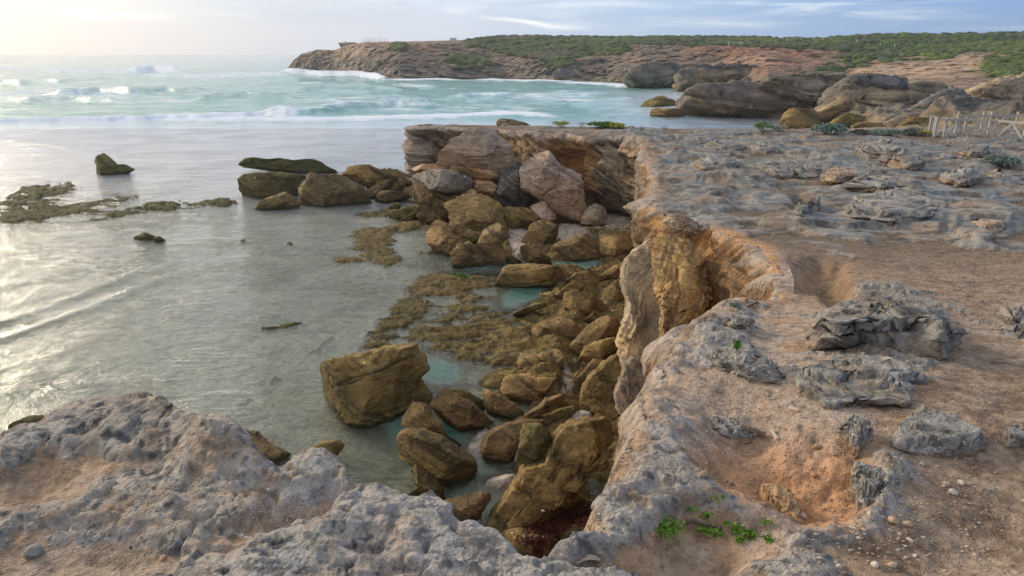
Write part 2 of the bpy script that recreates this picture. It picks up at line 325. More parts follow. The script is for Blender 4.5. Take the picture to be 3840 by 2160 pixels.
kn = np.clip(G(885, 335, 66, 42, 18, hard=4)+.6*G(120, 425, 90, 22, -15), 0, 1); c = c*(1-kn*.30)[..., None]; c = lerp(c, (.06, .06, .055), kn*ss(n2*.9+n1*.6, .12, .5)*.8)
c = lerp(c, sc_, sm)
em = ss(.10+.02*Y-sdist, 0, .10+.01*Y)*ss(n1+n2*.4, -.3, .5)
near_r = ss(PX, 560, 640)
c = lerp(c, lerp(PINK, ORA, ss(n2, -.2, .6)), em*(.25+.5*near_r)*ss(Y, 2.0, 3.2))
orn = G(735, 265, 55, 45, 10, hard=4)
c = lerp(c, (.62, .34, .16), ss(orn, .3, .8)*ss(.5-sdist, 0, .4)*.8)
hole = G(827, 275, 26, 20, 25, hard=3); c = lerp(c, lerp((.30, .17, .07), (.14, .11, .07), ss(n2, -.3, .4)), np.clip(hole, 0, 1)*.8)
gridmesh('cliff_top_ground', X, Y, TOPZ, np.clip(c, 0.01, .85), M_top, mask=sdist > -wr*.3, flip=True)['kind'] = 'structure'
bpy.data.objects['cliff_top_ground']['label'] = 'grey pitted limestone cliff top with orange sand hollows around the cove'
def top_z(px, py):
    """height of the finished cliff top at nominal pixel"""
    j = int(np.clip(np.searchsorted(ys, py), 0, len(ys)-1)); i = int(near_i(xs, px))
    return float(X[j, i]), float(Y[j, i]), float(TOPZ[j, i])

# ------------------------------------------------------------------ cliff faces hanging from the lip
def cliff_face(name, px_pts, step, rows, label, zone):
    pts = np.array(dens(px_pts, step)); x, y, z = onbase(pts[:, 0], pts[:, 1])
    k = np.array([1, 2, 3, 2, 1.])/9
    for _ in range(2):
        xs_ = np.convolve(np.pad(x, 2, 'edge'), k, 'valid'); ys_ = np.convolve(np.pad(y, 2, 'edge'), k, 'valid'); x, y = xs_, ys_
    nsm = 9; tx = np.gradient(x); ty = np.gradient(y); kk = np.ones(nsm)/nsm
    tx = np.convolve(np.pad(tx, nsm//2, 'edge'), kk, 'valid'); ty = np.convolve(np.pad(ty, nsm//2, 'edge'), kk, 'valid')
    L = np.hypot(tx, ty)+1e-9; nx, ny = -ty/L, tx/L          # left of the direction of travel = towards the cove
    gj = np.clip(np.searchsorted(ys, pts[:, 1]), 0, len(ys)-1); gi = near_i(xs, pts[:, 0])
    zl = np.minimum(ZND[gj, gi], z+.05); zl = np.convolve(np.pad(zl, 4, 'edge'), np.ones(9)/9, 'valid')
    t = np.linspace(0, 1, rows)[:, None]
    Xs = x[None]+0*t; Ys = y[None]+0*t; tz = np.clip((t-.02)/.98, 0, 1); Zs = (zl-.045*(1-ss(y, 4, 7))-.012-.0012*y)[None]*(1-tz)+(-.8)*tz
    D, C = zone(Xs, Ys, Zs, t, pts[:, 0][None]+0*t)
    D = D*ss(t, 0, .05)-(.09+.014*Ys*ss(Ys, 5, 8))*(1-ss(t, 0, .02))
    Xf = Xs+nx[None]*D; Yf = Ys+ny[None]*D
    o = gridmesh(name, Xf, Yf, Zs, C, M_cliff, flip=False); setp(o, label=label, kind='structure'); return o
def strata_disp(X, Y, Z, dip=(.45, 0, 1), freq=3.0, seed=0):
    L = (X*dip[0]+Y*dip[1]+Z*dip[2])*freq+.5*fbm(X*.6, Y*.6, Z*.6, 2, seed=seed)
    a = vn(L, X*.15, Y*.15, seed); b = vn(L*2.7, X*.4, Y*.4, seed+4); return a*.65+b*.35
def zone_right(Xs, Ys, Zs, t, px):
    n0 = fbm(Xs*.7, Ys*.7, Zs*.7, 4, seed=81); n1 = fbm(Xs*3, Ys*3, Zs*2.2, 5, seed=82)
    rg = ridge(Xs*2.2, Ys*2.2, Zs*.8, 4, seed=85)
    D = .22+.45*n0+.20*n1+.40*(rg-.4)-.15*ss(t, .05, .3)+.5*ss(t, .5, 1)
    D = D*np.clip(Ys/8, .25, 1)*(1-.55*ss(Ys, 18, 28))
    C = lerp(lerp(ORA, (.42, .25, .13), ss(n0, -.4, .4)), (.21, .14, .085), ss(n1+rg*.6-.2, -.15, .4)*.85)
    C = lerp(C, (.27, .24, .215), ss(n0-n1*.5, .05, .5)*.75)
    C = lerp(C, BROWN, ss(1.8-Zs+n1, -.2, .9)*.9)
    C = lerp(C, (.50, .40, .33), ss(.05-t+.03*n1, 0, .04)*.8)
    return D, np.clip(C, .01, .9)
def zone_far(Xs, Ys, Zs, t, px):
    n0 = fbm(Xs*.35, Ys*.35, Zs*.35, 3, seed=91); n1 = fbm(Xs*1.6, Ys*1.6, Zs*1.6, 5, seed=92)
    s = strata_disp(Xs, Ys, Zs, (.62, 0, 1), 2.6, 93); s2 = strata_disp(Xs, Ys, Zs, (.62, 0, 1), 7.0, 97)
    cap = 1-ss(t, .05, .13)
    smooth = ss(blob(px, 0*t, 572, 0, 26, 1), .2, .7)         # the orange scooped bay in the wall
    lefte = ss(px, 455, 425)
    D = .15+.7*n0+.22*n1+(1.1*(s-.5)+.5*(s2-.5))*(1-.75*smooth)-1.3*smooth*ss(t, .06, .35)-.9*ss(t, .35, 1)*(1-smooth)+.35*cap*vn(Xs*1.5, Ys*0, 0, 3)
    C = lerp((.38, .23, .125), (.56, .36, .20), ss(s+n1*.35, .25, .75)); C = lerp(C, (.27, .25, .235), ss(s2+.4*n0+.6*lefte-.15, .4, .75)*.6)
    C = lerp(C, (.13, .09, .06), ss(.42-s2+.1*n1, 0, .1)*.65*(1-smooth)); C = lerp(C, lerp((.55, .29, .10), (.42, .22, .09), ss(n1, -.3, .5)), smooth*.85)
    C = lerp(C, (.25, .18, .12), ss(px, 590, 606)*.4)
    C = lerp(C, (.42, .34, .29), cap*.7)
    C = lerp(C, BROWN, ss(1.4-Zs, -.3, .8)*.8)
    return D, np.clip(C, .01, .9)
i_r = LIP.index((608, 541)); i_f = LIP.index((641.5, 142))
cliff_face('near_cliff_face', LIP[:i_r+1], 2.2, 90, 'sheer side of the near limestone ledge below its rough rim', zone_right)
cliff_face('cove_cliff_face', LIP[i_r:i_f+1], 1.0, 330, 'orange brown eroded cliff wall down the right of the cove', zone_right)
cliff_face('far_cliff_face', LIP[i_f:]+[BACK[0]], .8, 220, 'slanting layered cliff across the far end of the cove', zone_far)
cliff_face('back_cliff_face', BACK, 4, 50, 'seaward side of the cliff top tongue above the bay', zone_far)

# ------------------------------------------------------------------ cove floor, reef shelf and sea bed
xs2 = np.concatenate([np.arange(-700, -60, 6), np.arange(-60, 760, 1.15), np.arange(760, 1800, 6)]); ys2 = np.concatenate([np.arange(112, 150, .6), np.arange(150, 640, 1.1)])
PX, PY = np.meshgrid(xs2, ys2); X, Y = onz(PX, PY)
G = lambda *a, **k: blob(PX, PY, *a, **k)
sdl = poly_sd(X, Y, POLY)
wx = X+.5*fbm(X*.5, Y*.5, 0, 3, seed=101); wy = Y+.5*fbm(X*.5, Y*.5, 4, 3, seed=102)
rel = np.full(X.shape, -.62)
reef = np.zeros(X.shape)
for a in [(478, 330, 74, 50, -22, 4), (432, 345, 60, 34, -38, 3), (385, 335, 36, 18, -38, 2), (520, 362, 56, 42, 20, 4), (420, 300, 50, 22, -40, 3), (466, 285, 40, 24, -10, 3), (470, 270, 50, 12, 0, 3), (505, 300, 24, 10, 0, 2), (372, 243, 28, 20, 0, 3), (398, 228, 26, 6, -8, 3), (352, 262, 22, 6, 5, 2), (390, 262, 24, 7, 0, 2), (395, 215, 40, 6, 0, 2), (440, 370, 40, 8, 10, 3)]:
    reef = np.maximum(reef, G(*a[:5], hard=a[5]))
ROUGH = reef.copy()
reef = np.maximum(reef, .75*G(430, 262, 30, 12, 0)); 
lowr = .8*G(25, 205, 34, 18, -18, hard=3)+.6*G(62, 188, 34, 9, -6)+.70*G(80, 208, 70, 9, -12)+.85*G(178, 206, 38, 5, -4)+.6*G(120, 214, 50, 6, -10)+.8*G(222, 203, 17, 6, -6, hard=3)+.6*G(146, 236, 14, 5)+.55*G(290, 325, 40, 4, -10)+.6*G(243, 241, 8, 2.5)+.6*G(290, 244, 6, 2)
edge = .62*G(250, 395, 90, 4.5, -34)+.6*G(318, 344, 50, 4, -36)+.5*G(360, 300, 60, 4, -50)+.55*G(330, 442, 60, 9, -38)+.5*G(315, 395, 22, 10, 10)+.45*G(50, 412, 24, 6)
shore = .9*ss(-sdl, 5.0, .3)*ss(PX, 330, 480)
rub = .9*G(470, 225, 60, 28, 15, hard=3)+.8*G(560, 250, 80, 22, 5, hard=3)+.7*G(400, 185, 120, 14, 4, hard=3)+.8*G(575, 300, 50, 40, 20, hard=3)+.7*G(570, 400, 45, 60, 0, hard=3)+.9*G(560, 500, 60, 50, -30, hard=3)+.5*G(500, 450, 60, 40)
n_a = fbm(wx*.55+wy*.1, wy*1.5, 0, 5, seed=105); n_b = ridge(wx*1.0, wy*2.4, 0, 4, seed=106); n_c = fbm(X*3, Y*4, 0, 4, seed=107)
brk = .45+.95*ss(ridge(wx*.7, wy*1.9, 2, 3, seed=109), .30, .62); lowr = lowr*brk; h = rel+.58*reef+.24*reef*brk+.95*lowr+.58*edge+1.12*np.maximum(shore, rub)+(.44*n_a+.62*(n_b-.45))*(.35+.9*np.clip(reef+rub+lowr*.7+edge*.3, 0, 1))+.045*n_c
pool = 1.1*G(437, 372, 30, 16, 8, hard=3)+.8*G(478, 270, 26, 4, 0, hard=3)+.8*G(580, 265, 26, 7, 0, hard=3)+.9*G(520, 297, 26, 11, -20, hard=3)+.8*G(425, 425, 60, 22, 10, hard=3)+.6*G(463, 494, 30, 22)+.6*G(493, 471, 30, 8)+.5*G(590, 480, 26, 26)+.5*G(545, 262, 60, 9, -2, hard=3)+.35*G(500, 410, 40, 10)+.35*G(400, 440, 50, 30, hard=3)+.3*G(470, 262, 40, 5)+.35*G(545, 290, 40, 10)+.5*G(440, 262, 30, 5)+.4*G(488, 458, 28, 7)
kf = np.clip(.22+.35*rub+.5*shore, .22, .7); h = np.where(h > .02, .02+(h-.02)*kf+.03*n_c+.04*(ridge(wx*1.6, wy*3.6, 6, 3, seed=115)-.5), h)
sandz = -.15+.06*reef-.62*np.clip(pool, 0, 1.5)+.03*fbm(X*.8, Y*.8, 0, 3, seed=108)
beach = (1+.5*n_c+.6*n_a)*np.maximum.reduce([1.0*G(518, 242, 13, 15, 20, hard=3), 1.0*G(572, 236, 22, 12, 0, hard=3), G(620, 222, 26, 12, 0, hard=3), .9*G(482, 443, 17, 22, -25, hard=3), .8*G(500, 484, 20, 7, 5, hard=3), .8*G(580, 425, 18, 7, -20), .7*G(566, 388, 12, 16, 0), .8*G(600, 215, 60, 10)])
sandz = sandz+.42*ss(beach, .15, .75)
h = h-.3*ss(beach, .3, .8)-.55*np.clip(pool, 0, 1)
Zs = np.maximum(h, sandz); sm = ss(sandz-h, -.03, .03)
up = ss(ridge(wx*.9, wy*2.0, 3, 3, seed=110), .3, .6)
Zs = Zs+np.where(sdl > -.6, 0, 0)
n0 = fbm(X*.35, Y*.35, 0, 3, seed=111); n1 = fbm(X*1.6, Y*2.2, 0, 4, seed=112); n2 = fbm(X*7, Y*8, 0, 3, seed=113)
rc = lerp((.10, .09, .04), (.27, .185, .07), ss(Zs+.14*n1, -.12, .16)); rc = rc*(1-.45*ss(n2+.5*n1, .0, .5)[..., None]); rc = lerp(rc, (.10, .085, .045), ss(n2+n1*.6, .15, .7)*.65)
rc = lerp(rc, (.26, .21, .12), ss(n1*.8-n2, .3, .8)*.6)
rc = lerp(rc, lerp((.11, .105, .035), (.06, .065, .022), ss(n1, -.3, .4)), np.clip(.9*G(360, 165, 60, 14)+1.3*lowr+.5*G(400, 330, 40, 30), 0, 1)*.8)
rc = lerp(rc, BROWN, np.clip(G(560, 500, 90, 70)+G(560, 240, 120, 30), 0, 1)*.5)
sd_ = lerp((.62, .57, .39), (.47, .45, .29), ss(n0+.7*n1, -.4, .5)); sd_ = lerp(sd_, (.27, .26, .16), ss(n1+n2*.5+n0*.4, .15, .7)*.6)
sd_ = lerp(sd_, (.33, .24, .11), ss(n0*.6+n1, .3, .8)*.4*ss(PY, 300, 400))
sd_ = lerp(sd_, (.70, .56, .50), ss(beach, .2, .6)*(.8+.2*n2))
grn = np.clip(1.3*G(30, 388, 75, 20, -14, hard=3)+.9*G(15, 425, 40, 12)+G(395, 470, 16, 6, -10)+.9*G(529, 294, 13, 7, 0)+.7*G(462, 274, 14, 4)+.6*G(497, 465, 24, 6), 0, 1)
sd_ = lerp(sd_, (.05, .13, .03), grn*ss(n1+n2*.4, -.6, .5)*.9)
sd_ = lerp(sd_, (.16, .20, .24), np.clip(.8*G(95, 392, 26, 9)+.5*G(292, 240, 40, 5, -3)+.4*G(300, 252, 30, 5, -8)+.4*G(180, 330, 120, 18, -22), 0, 1)*ss(n1, -.5, .5)*.55)
cc = lerp(rc, sd_, sm)
weed = np.clip(1.1*G(566, 516, 24, 12, -25, hard=3)+G(548, 540, 22, 14, -20, hard=3), 0, 1)
cc = lerp(cc, (.10, .03, .015), weed*ss(n2+n1*.5, -.1, .4)*.85)
Zs = Zs-2.5*(1-ss(PY, 121, 131)); FLOORZ = Zs.copy(); msk = sdl < 1.2
gridmesh('cove_floor', X, Y, Zs, np.clip(cc, .01, .85), M_shelf, mask=msk, flip=True)
setp(bpy.data.objects['cove_floor'], label='brown reef shelf and pale sand bed under the shallow water', kind='structure')

# ------------------------------------------------------------------ water
def water_mat():
    m = bpy.data.materials.new('sea_water'); m.use_nodes = True; t = NT(m.node_tree); t.n.clear()
    out = t.new('ShaderNodeOutputMaterial')
    foam = t.new('ShaderNodeAttribute', attribute_name='foam').outputs['Fac']; deep = t.new('ShaderNodeAttribute', attribute_name='deep').outputs['Fac']
    tint = t.new('ShaderNodeAttribute', attribute_name='Col').outputs[0]; ch = t.new('ShaderNodeAttribute', attribute_name='chop').outputs['Fac']
    g = t.new('ShaderNodeTexCoord').outputs['Object']
    r = (0, 0, math.radians(-24))
    a = t.noise(t.mapping(g, scale=(1.1, 4.2, 1), rot=r), 1.0, 4, .6, .5); b = t.noise(t.mapping(g, scale=(5, 15, 1), rot=(0, 0, math.radians(8))), 1.0, 3, .6, .3)
    c2 = t.noise(t.mapping(g, scale=(.16, .5, 1), rot=(0, 0, .05)), 1.0, 5, .62, .6)
    near = t.math('ADD', t.math('MULTIPLY', t.math('MULTIPLY', a, .16), t.mrange(t.noise(g, .22, 3), .35, .7)), t.math('MULTIPLY', b, .03))
    hh = t.math('ADD', near, t.math('MULTIPLY', t.math('MULTIPLY', c2, ch), .9))
    bp = t.new('ShaderNodeBump'); bp.inputs['Strength'].default_value = 1.0; bp.inputs['Distance'].default_value = 1.0; t.link(hh, bp.inputs['Height'])
    tr = t.new('ShaderNodeBsdfTransparent'); t.link(tint, tr.inputs[0])
    df = t.new('ShaderNodeBsdfDiffuse')
    fn = t.noise(t.mapping(g, scale=(.35, .9, 1), rot=(0, 0, .08)), 1.0, 6, .68, .9)
    fn2 = t.noise(t.mapping(g, scale=(.05, .16, 1)), 1.0, 4, .6, .5)
    dc = t.mix(t.mrange(fn2, .35, .68), (.09, .34, .29, 1), (.24, .48, .47, 1)); dc = t.mix(t.new('ShaderNodeAttribute', attribute_name='open').outputs['Fac'], t.mix(t.mrange(t.new('ShaderNodeAttribute', attribute_name='lagoon').outputs['Fac'], 0, 1), (.58, .58, .47, 1), (.60, .62, .68, 1)), dc); t.link(dc, df.inputs[0]); t.link(bp.outputs[0], df.inputs['Normal'])
    m1 = t.new('ShaderNodeMixShader'); t.link(deep, m1.inputs[0]); t.link(tr.outputs[0], m1.inputs[1]); t.link(df.outputs[0], m1.inputs[2])
    gl = t.new('ShaderNodeBsdfGlossy'); gl.inputs['Roughness'].default_value = .06; gl.inputs[0].default_value = (1, 1, 1, 1); t.link(bp.outputs[0], gl.inputs['Normal'])
    fr = t.new('ShaderNodeFresnel'); fr.inputs[0].default_value = 1.33; t.link(bp.outputs[0], fr.inputs['Normal'])
    m2 = t.new('ShaderNodeMixShader'); t.link(t.math('MINIMUM', t.math('MULTIPLY', fr.outputs[0], 1.15), .8), m2.inputs[0]); t.link(m1.outputs[0], m2.inputs[1]); t.link(gl.outputs[0], m2.inputs[2])
    fo = t.new('ShaderNodeBsdfDiffuse'); fo.inputs[0].default_value = (.80, .85, .92, 1)
    fn3 = t.noise(t.mapping(g, scale=(.06, .22, 1), rot=(0, 0, .08)), 1.0, 6, .66, .8); fm = t.math('ADD', foam, t.math('MULTIPLY', t.math('SUBTRACT', t.math('ADD', t.math('MULTIPLY', fn, .45), t.math('MULTIPLY', fn3, .55)), .5), 2.2))
    fmask = t.math('MULTIPLY', t.mrange(fm, .34, .72), t.mrange(foam, .01, .12))
    m3 = t.new('ShaderNodeMixShader'); t.link(fmask, m3.inputs[0]); t.link(m2.outputs[0], m3.inputs[1]); t.link(fo.outputs[0], m3.inputs[2])
    t.link(m3.outputs[0], out.inputs[0]); return m
hz = 54.4
ys3 = np.concatenate([hz+np.geomspace(.12, 3, 26), np.arange(hz+3.3, 130, .42), np.arange(130, 640, 1.7)])
xs3 = np.concatenate([np.arange(-900, -60, 8), np.arange(-60, 1084, 2.0), np.arange(1084, 1900, 8)])
PX, PY = np.meshgrid(xs3, ys3); X, Y = onz(PX, PY)
Y = np.minimum(Y, 14000); 
def along(pts): return np.interp(PX, [p[0] for p in pts], [p[1] for p in pts])
def taper(x0, x1, s=12): return ss(PX, x0-s, x0+s)*(1-ss(PX, x1-s, x1+s))
Zw = np.zeros(X.shape); foam = np.zeros(X.shape)
nfar = fbm(PX*.05, PY*.3, 0, 3, seed=120)
open_ = 1-ss(PY, 108, 126)
Zw += open_*(.75*fbm(X*.035, Y*.018, 0, 4, seed=121)*ss(PY, 54, 70)+.35*fbm(X*.12, Y*.16, 0, 3, seed=122))
for pts, hgt, sg, fs, back, front, s in [
    ([(-220,127),(0,122.5),(80,121),(165,118.5),(265,115),(300,115.5)], .45, 1.6, 1.15, 2.5, 2.2, 14),
    ([(180,121.5),(341,120.2),(400,119),(454,116.5),(500,114.8),(560,117)], .22, 1.2, .95, 5.0, 1.2, 30),
    ([(270,114.5),(300,113.5),(341,111.3),(370,108),(394,105.5),(430,106.5)], .75, 2.0, .55, 1.5, 2.0, 14),
    ([(380,105),(400,103),(430,104.5)], .8, 1.8, .25, 1.2, 1.0, 10),
    ([(450,96.5),(487,95),(515,94)], .8, 1.6, .55, 1.0, 1.2, 12),
    ([(128,72),(155,70.5),(182,73)], 2.6, 1.4, 1.0, 1.6, 1.6, 9), ([(150,59.5),(225,59)], 3.4, .7, .8, .8, .9, 10), ([(258,60),(287,60)], 2.4, .7, .7, .6, .7, 7),
    ([(-220,66),(0,69),(132,73.5)], .9, 1.6, .62, 2.8, 1.8, 14), ([(140,75),(200,76),(290,76)], .6, 1.6, .62, 2.5, 2.2, 16),
    ([(284,74),(330,75),(360,76),(385,79)], 1.8, 1.2, 1.1, 3.0, 1.2, 10), ([(385,80),(460,79.5),(513,80),(566,82.5),(640,86)], .2, 1, .7, 1.5, 1.5, 16),
    ([(56,95),(100,90.5),(130,93)], 1.1, 2.2, .18, 1.0, .5, 12), ([(125,93),(165,89.5),(205,91)], .9, 1.8, .30, .9, .6, 10), ([(200,98),(245,94),(290,97)], .8, 2, .1, 1, 1, 14),
    ([(20,101),(70,98),(120,101)], .6, 2, .1, 1, 1, 14), ([(300,90),(345,87),(400,90)], .8, 2, .15, 1, 1, 14), ([(-220,80),(30,84),(110,78)], .8, 2, .1, 1, 1, 14)]:
    x0 = pts[0][0]; x1 = pts[-1][0]; tp = taper(x0, x1, s) if x0 > -200 else 1-ss(PX, x1-s, x1+s); d = PY-along(pts)-1.2*nfar*(PY > 62)
    Zw += 1.3*hgt*tp*np.exp(-np.where(d > 0, d/(sg*.55), d/sg)**2)
    foam = np.maximum(foam, fs*tp*np.exp(-np.where(d > 0, d/front, d/back)**2))
G = lambda *a, **k: blob(PX, PY, *a, **k)
foam = np.maximum(foam, .50*G(560, 96, 75, 9, 2, hard=3)); foam = np.maximum(foam, .42*G(470, 112, 110, 4, -3)); foam = np.maximum(foam, .5*G(380, 117, 130, 3, -2))
foam = np.maximum(foam, .46*G(28, 150, 55, 6, 4)); foam = np.maximum(foam, .42*G(90, 156, 60, 4, 5)); foam = np.maximum(foam, .40*G(175, 163, 38, 3, 3)); foam = np.maximum(foam, .30*G(290, 128, 160, 2.0, -2))
foam = np.maximum(foam, .50*open_*ss(fbm(PX*.012, PY*.12, 0, 3, seed=125), -.3, .5)*(1-ss(PX, 500, 650)*.5)); foam = np.maximum(foam, .42*G(330, 84, 130, 8)*ss(fbm(PX*.02, PY*.2, 3, 3, seed=126), -.3, .4)); foam = np.maximum(foam, .28*G(60, 104, 130, 10)); foam = np.maximum(foam, .48*G(100, 68, 220, 8)*ss(nfar, -.4, .5))
Zw += .10*np.exp(-((PY-along([(0, 143), (50, 144.5), (68, 150)]))/.8)**2)*(PX < 72)
# ripple trains running down to the left in the lagoon
lag = ss(PY, 150, 185)*(1-ss(PY, 400, 440))*(1-ss(PX, 180, 330))
for px0, py0, px1, py1, a_ in [(-60, 345, 235, 232, .030), (-60, 362, 262, 236, .030), (-60, 320, 170, 262, .02), (-60, 300, 200, 232, .016), (-40, 380, 150, 320, .012), (-60, 280, 220, 220, .012), (-60, 332, 110, 296, .016), (-60, 258, 150, 240, .010)]:
    tt = (PX-px0)/(px1-px0); yl = py0+(py1-py0)*(tt**.85 if False else np.clip(tt, 0, 1)); dd = (PY-yl-5*np.sin(tt*3.1))
    Zw += a_*3.2*np.exp(-(dd/3.2)**2)*ss(tt, -.1, .1)*(1-ss(tt, .6, 1.0))
Zw += .020*fbm(X*.25, Y*1.1, 0, 3, seed=131)*ss(PY, 122, 135)*(1-ss(PY, 230, 300))*(dep_ok if False else 1)
Zw += lag*.014*fbm(X*1.2+Y*.9, Y*3-X*.8, 0, 3, seed=130)
# water depth from the sea bed below
j = np.clip(np.searchsorted(ys2, PY), 0, len(ys2)-1); i = near_i(xs2, PX)
dep = np.where(PY < 113, 3.0, -FLOORZ[j, i]); dep = np.clip(dep, 0, 3)
dark = dep[..., None]
tint = np.exp(-dark*np.array([.55, .16, .19]))
deep = np.clip((1-np.exp(-np.clip(dep-.2, 0, 3)*.3)), 0, 1); deep = np.maximum(deep, 1-ss(PY, 112, 127)); deep = np.maximum(deep, (.15+.48*(1-ss(PY, 130, 290)))*ss(dep, .0, .10))
deep = np.maximum(deep, .5*ss(pool[j, i]+.25*fbm(X*.9, Y*1.4, 0, 3, seed=133), .3, .9)*(PY > 250))
chop = open_*.35*ss(PY, 56, 75)+.02+.03*(1-ss(PY, 130, 200))
cz = np.where(PY < 100, 1, 1)
mk = ~((poly_sd(X, Y, POLY) > 1.5))
gridmesh('sea', X, Y, Zw, tint, water_mat(), mask=mk, attrs={'foam': foam, 'deep': deep, 'chop': chop, 'lagoon': 1-ss(PY, 150, 260), 'open': np.maximum((1-ss(PY, 116, 124))*(1-.85*ss(PX, 560, 680)*ss(PY, 86, 96)), .85*ss(pool[j, i]+.25*fbm(X*.9, Y*1.4, 0, 3, seed=133), .35, 1.0)*(PY > 200))}, flip=True)
setp(bpy.data.objects['sea'], label='teal sea with white breakers running into clear shallow lagoon water', kind='structure')

# ------------------------------------------------------------------ the far shore, headland and dunes
# columns: pixel x ; rows (pixel y, distance) near -> far
def dz0(py): # distance at sea level
    return onz(512, py)[1]
FS = {
 286: [(72.5, 0), (71.8, 3), (71.2, 5), (70.8, 7), (70.6, 9), (71, 12)],
 293: [(73, 0), (66, 4), (64.2, 7), (62.5, 9), (61, 11), (62, 25)],
 301: [(73.2, 0), (64, 5), (58.5, 10), (55, 14), (54, 17), (56, 40)],
 316: [(73.6, 0), (63, 6), (57, 14), (52, 21), (49.8, 28), (52, 60)],
 334: [(74.4, 0), (64, 7), (58, 18), (53, 28), (50.2, 36), (53, 80)],
 350: [(75.5, 0), (65, 7), (57, 20), (50, 32), (44.5, 48), (48, 100)],
 365: [(77, 0), (65.5, 7), (56, 22), (48, 34), (42, 52), (46, 120)],
 400: [(79.3, 0), (66, 8), (56, 25), (49, 38), (41.6, 66), (45, 150)],
 460: [(78.5, 0), (66, 8), (58, 24), (50, 38), (40.2, 80), (44, 190)],
 505: [(78.8, 0), (68, 8), (58, 26), (47, 55), (35.8, 120), (41, 220)],
 560: [(81.3, 0), (68, 9), (58, 26), (47, 60), (36.4, 130), (41, 220)],
 606: [(82, 0), (67, 9), (58, 26), (47, 62), (37.2, 130), (41, 220)],
 645: [(86, 0), (72, 7), (58, 36), (48, 70), (37, 140), (41, 240)],
 683: [(88, 0), (74, 7), (60, 36), (49, 60), (36.8, 140), (41, 240)],
 729: [(91.5, 0), (77, 8), (62, 34), (48, 56), (37.2, 150), (41, 250)],
 768: [(119, 0), (95, 8), (73, 40), (50, 120), (37.8, 210), (41, 300)],
 815: [(127, -4), (100, 14), (76, 46), (52, 115), (39.4, 200), (42, 300)],
 850: [(128, -26), (104, 4), (80, 44), (56, 100), (36.5, 190), (41, 300)],
 900: [(129, -38), (107, -8), (82, 38), (57, 80), (34.8, 170), (40, 290)],
 960: [(130, -42), (108, -14), (80, 30), (56, 70), (34.6, 160), (40, 280)],
 1040: [(131, -46), (106, -16), (79, 26), (54, 60), (33.0, 150), (39, 270)],
 1260: [(133, -50), (104, -18), (78, 22), (52, 50), (31, 140), (37, 260)]}
FS[1900] = FS[1260]; kx = np.array(sorted(FS)); rowsN = 6
cy = np.array([[FS[k][r][0] for k in kx] for r in range(rowsN)], float)
base = np.array([dz0(min(FS[k][0][0], 119)) for k in kx]); cd = np.array([[base[i]+FS[k][r][1] for i, k in enumerate(kx)] for r in range(rowsN)], float)
cd[0] = np.maximum(cd[0], 41)
fx = np.concatenate([np.arange(284, 1090, .9), np.arange(1090, 1900, 5)]); sub = [26, 95, 95, 90, 60, 14]
vv = np.concatenate([np.linspace(-.06, 0, 8, endpoint=False)]+[np.linspace(r, r+1, n, endpoint=False) for r, n in enumerate([90, 90, 90, 90, 20])])
VV, FX = np.meshgrid(vv, fx, indexing='ij')
def rowinterp(tab):
    cols_ = np.array([np.interp(fx, kx, tab[r]) for r in range(rowsN)])
    k = np.clip(np.floor(VV).astype(int), 0, rowsN-2); f = VV-k
    ii = np.arange(len(fx))[None]+0*k; return cols_[k, ii]*(1-f)+cols_[k+1, ii]*f
FY = rowinterp(cy); FD = rowinterp(cd)
u, a_, b_ = ray(FX, FY); s_ = FD/a_; X = u*s_; Y = FD; Z = CAMZ+b_*s_
Z = np.where(VV < 0, Z+VV*40, Z)
n0 = fbm(X*.02, Y*.02, 0, 4, seed=140); n1 = fbm(X*.10, Y*.10, Z*.10, 5, seed=141); n2 = fbm(X*.5, Y*.5, Z*.6, 4, seed=142)
rg = ridge(X*.055, Y*.035, Z*.03, 5, seed=143)
led = strata_disp(X, Y, Z, (.16, .0, 1), 1.1, 145)
low_ = 1-ss(VV, .9, 1.5); mid_ = ss(VV, .9, 1.3)*(1-ss(VV, 3.4, 4.0)); hi_ = ss(VV, 3.2, 3.9)
sc_d = np.clip(FD/160, .35, 1.6); inb = ss(VV, 0, .2)
toward = low_*(2.2*(led-.5)+2.4*(rg-.4)+.8*n2)*sc_d*1.3+mid_*(3.6*(led-.5)+3.2*(rg-.45)+.9*n2+1.6*n1)*sc_d
Y = Y-toward*inb; X = X-toward*inb*u/a_
rr = ss(FX, 700, 760); tq = (Z+2*n1)/1.6; fr_ = tq-np.floor(tq)
Z = Z+inb*rr*low_*(4.2*(rg-.4)+1.3*(ss(fr_, .4, .6)-fr_)+.5*n2)
Z = Z+inb*(low_*.5*n1+mid_*(1.3*(rg-.4)+.7*n1)*(1-.8*ss(FX, 860, 900))+hi_*(.35*n1)*(1-ss(VV, 3.9, 4.0)))
G = lambda *a, **k: blob(FX, FY, *a, **k)
rockc = lerp((.14, .125, .11), (.28, .22, .165), ss(led+n2*.3, .3, .75)); rockc = lerp(rockc, (.10, .10, .105), ss(n1-n2*.5, .1, .6)*.6)
rockc = lerp(rockc, (.33, .24, .12), ss(.35-VV+.15*n1, 0, .3)*.6)
sandc = lerp((.38, .25, .17), (.27, .175, .125), ss(n1+n2*.5, -.3, .5)); sandc = lerp(sandc, (.18, .145, .12), ss(rg+n2*.3+.35*n1, .30, .62)*.8); sandc = lerp(sandc, (.14, .13, .11), ss(n2+n1*.6, .2, .8)*.5)
red = np.clip(G(745, 52, 60, 7, 3, hard=3)+.8*G(850, 54, 60, 4)+.5*G(420, 47, 60, 4)+.7*G(760, 66, 60, 10), 0, 1)
sandc = lerp(sandc, lerp((.42, .19, .11), (.23, .12, .09), ss(led, .4, .7)), red*.7)
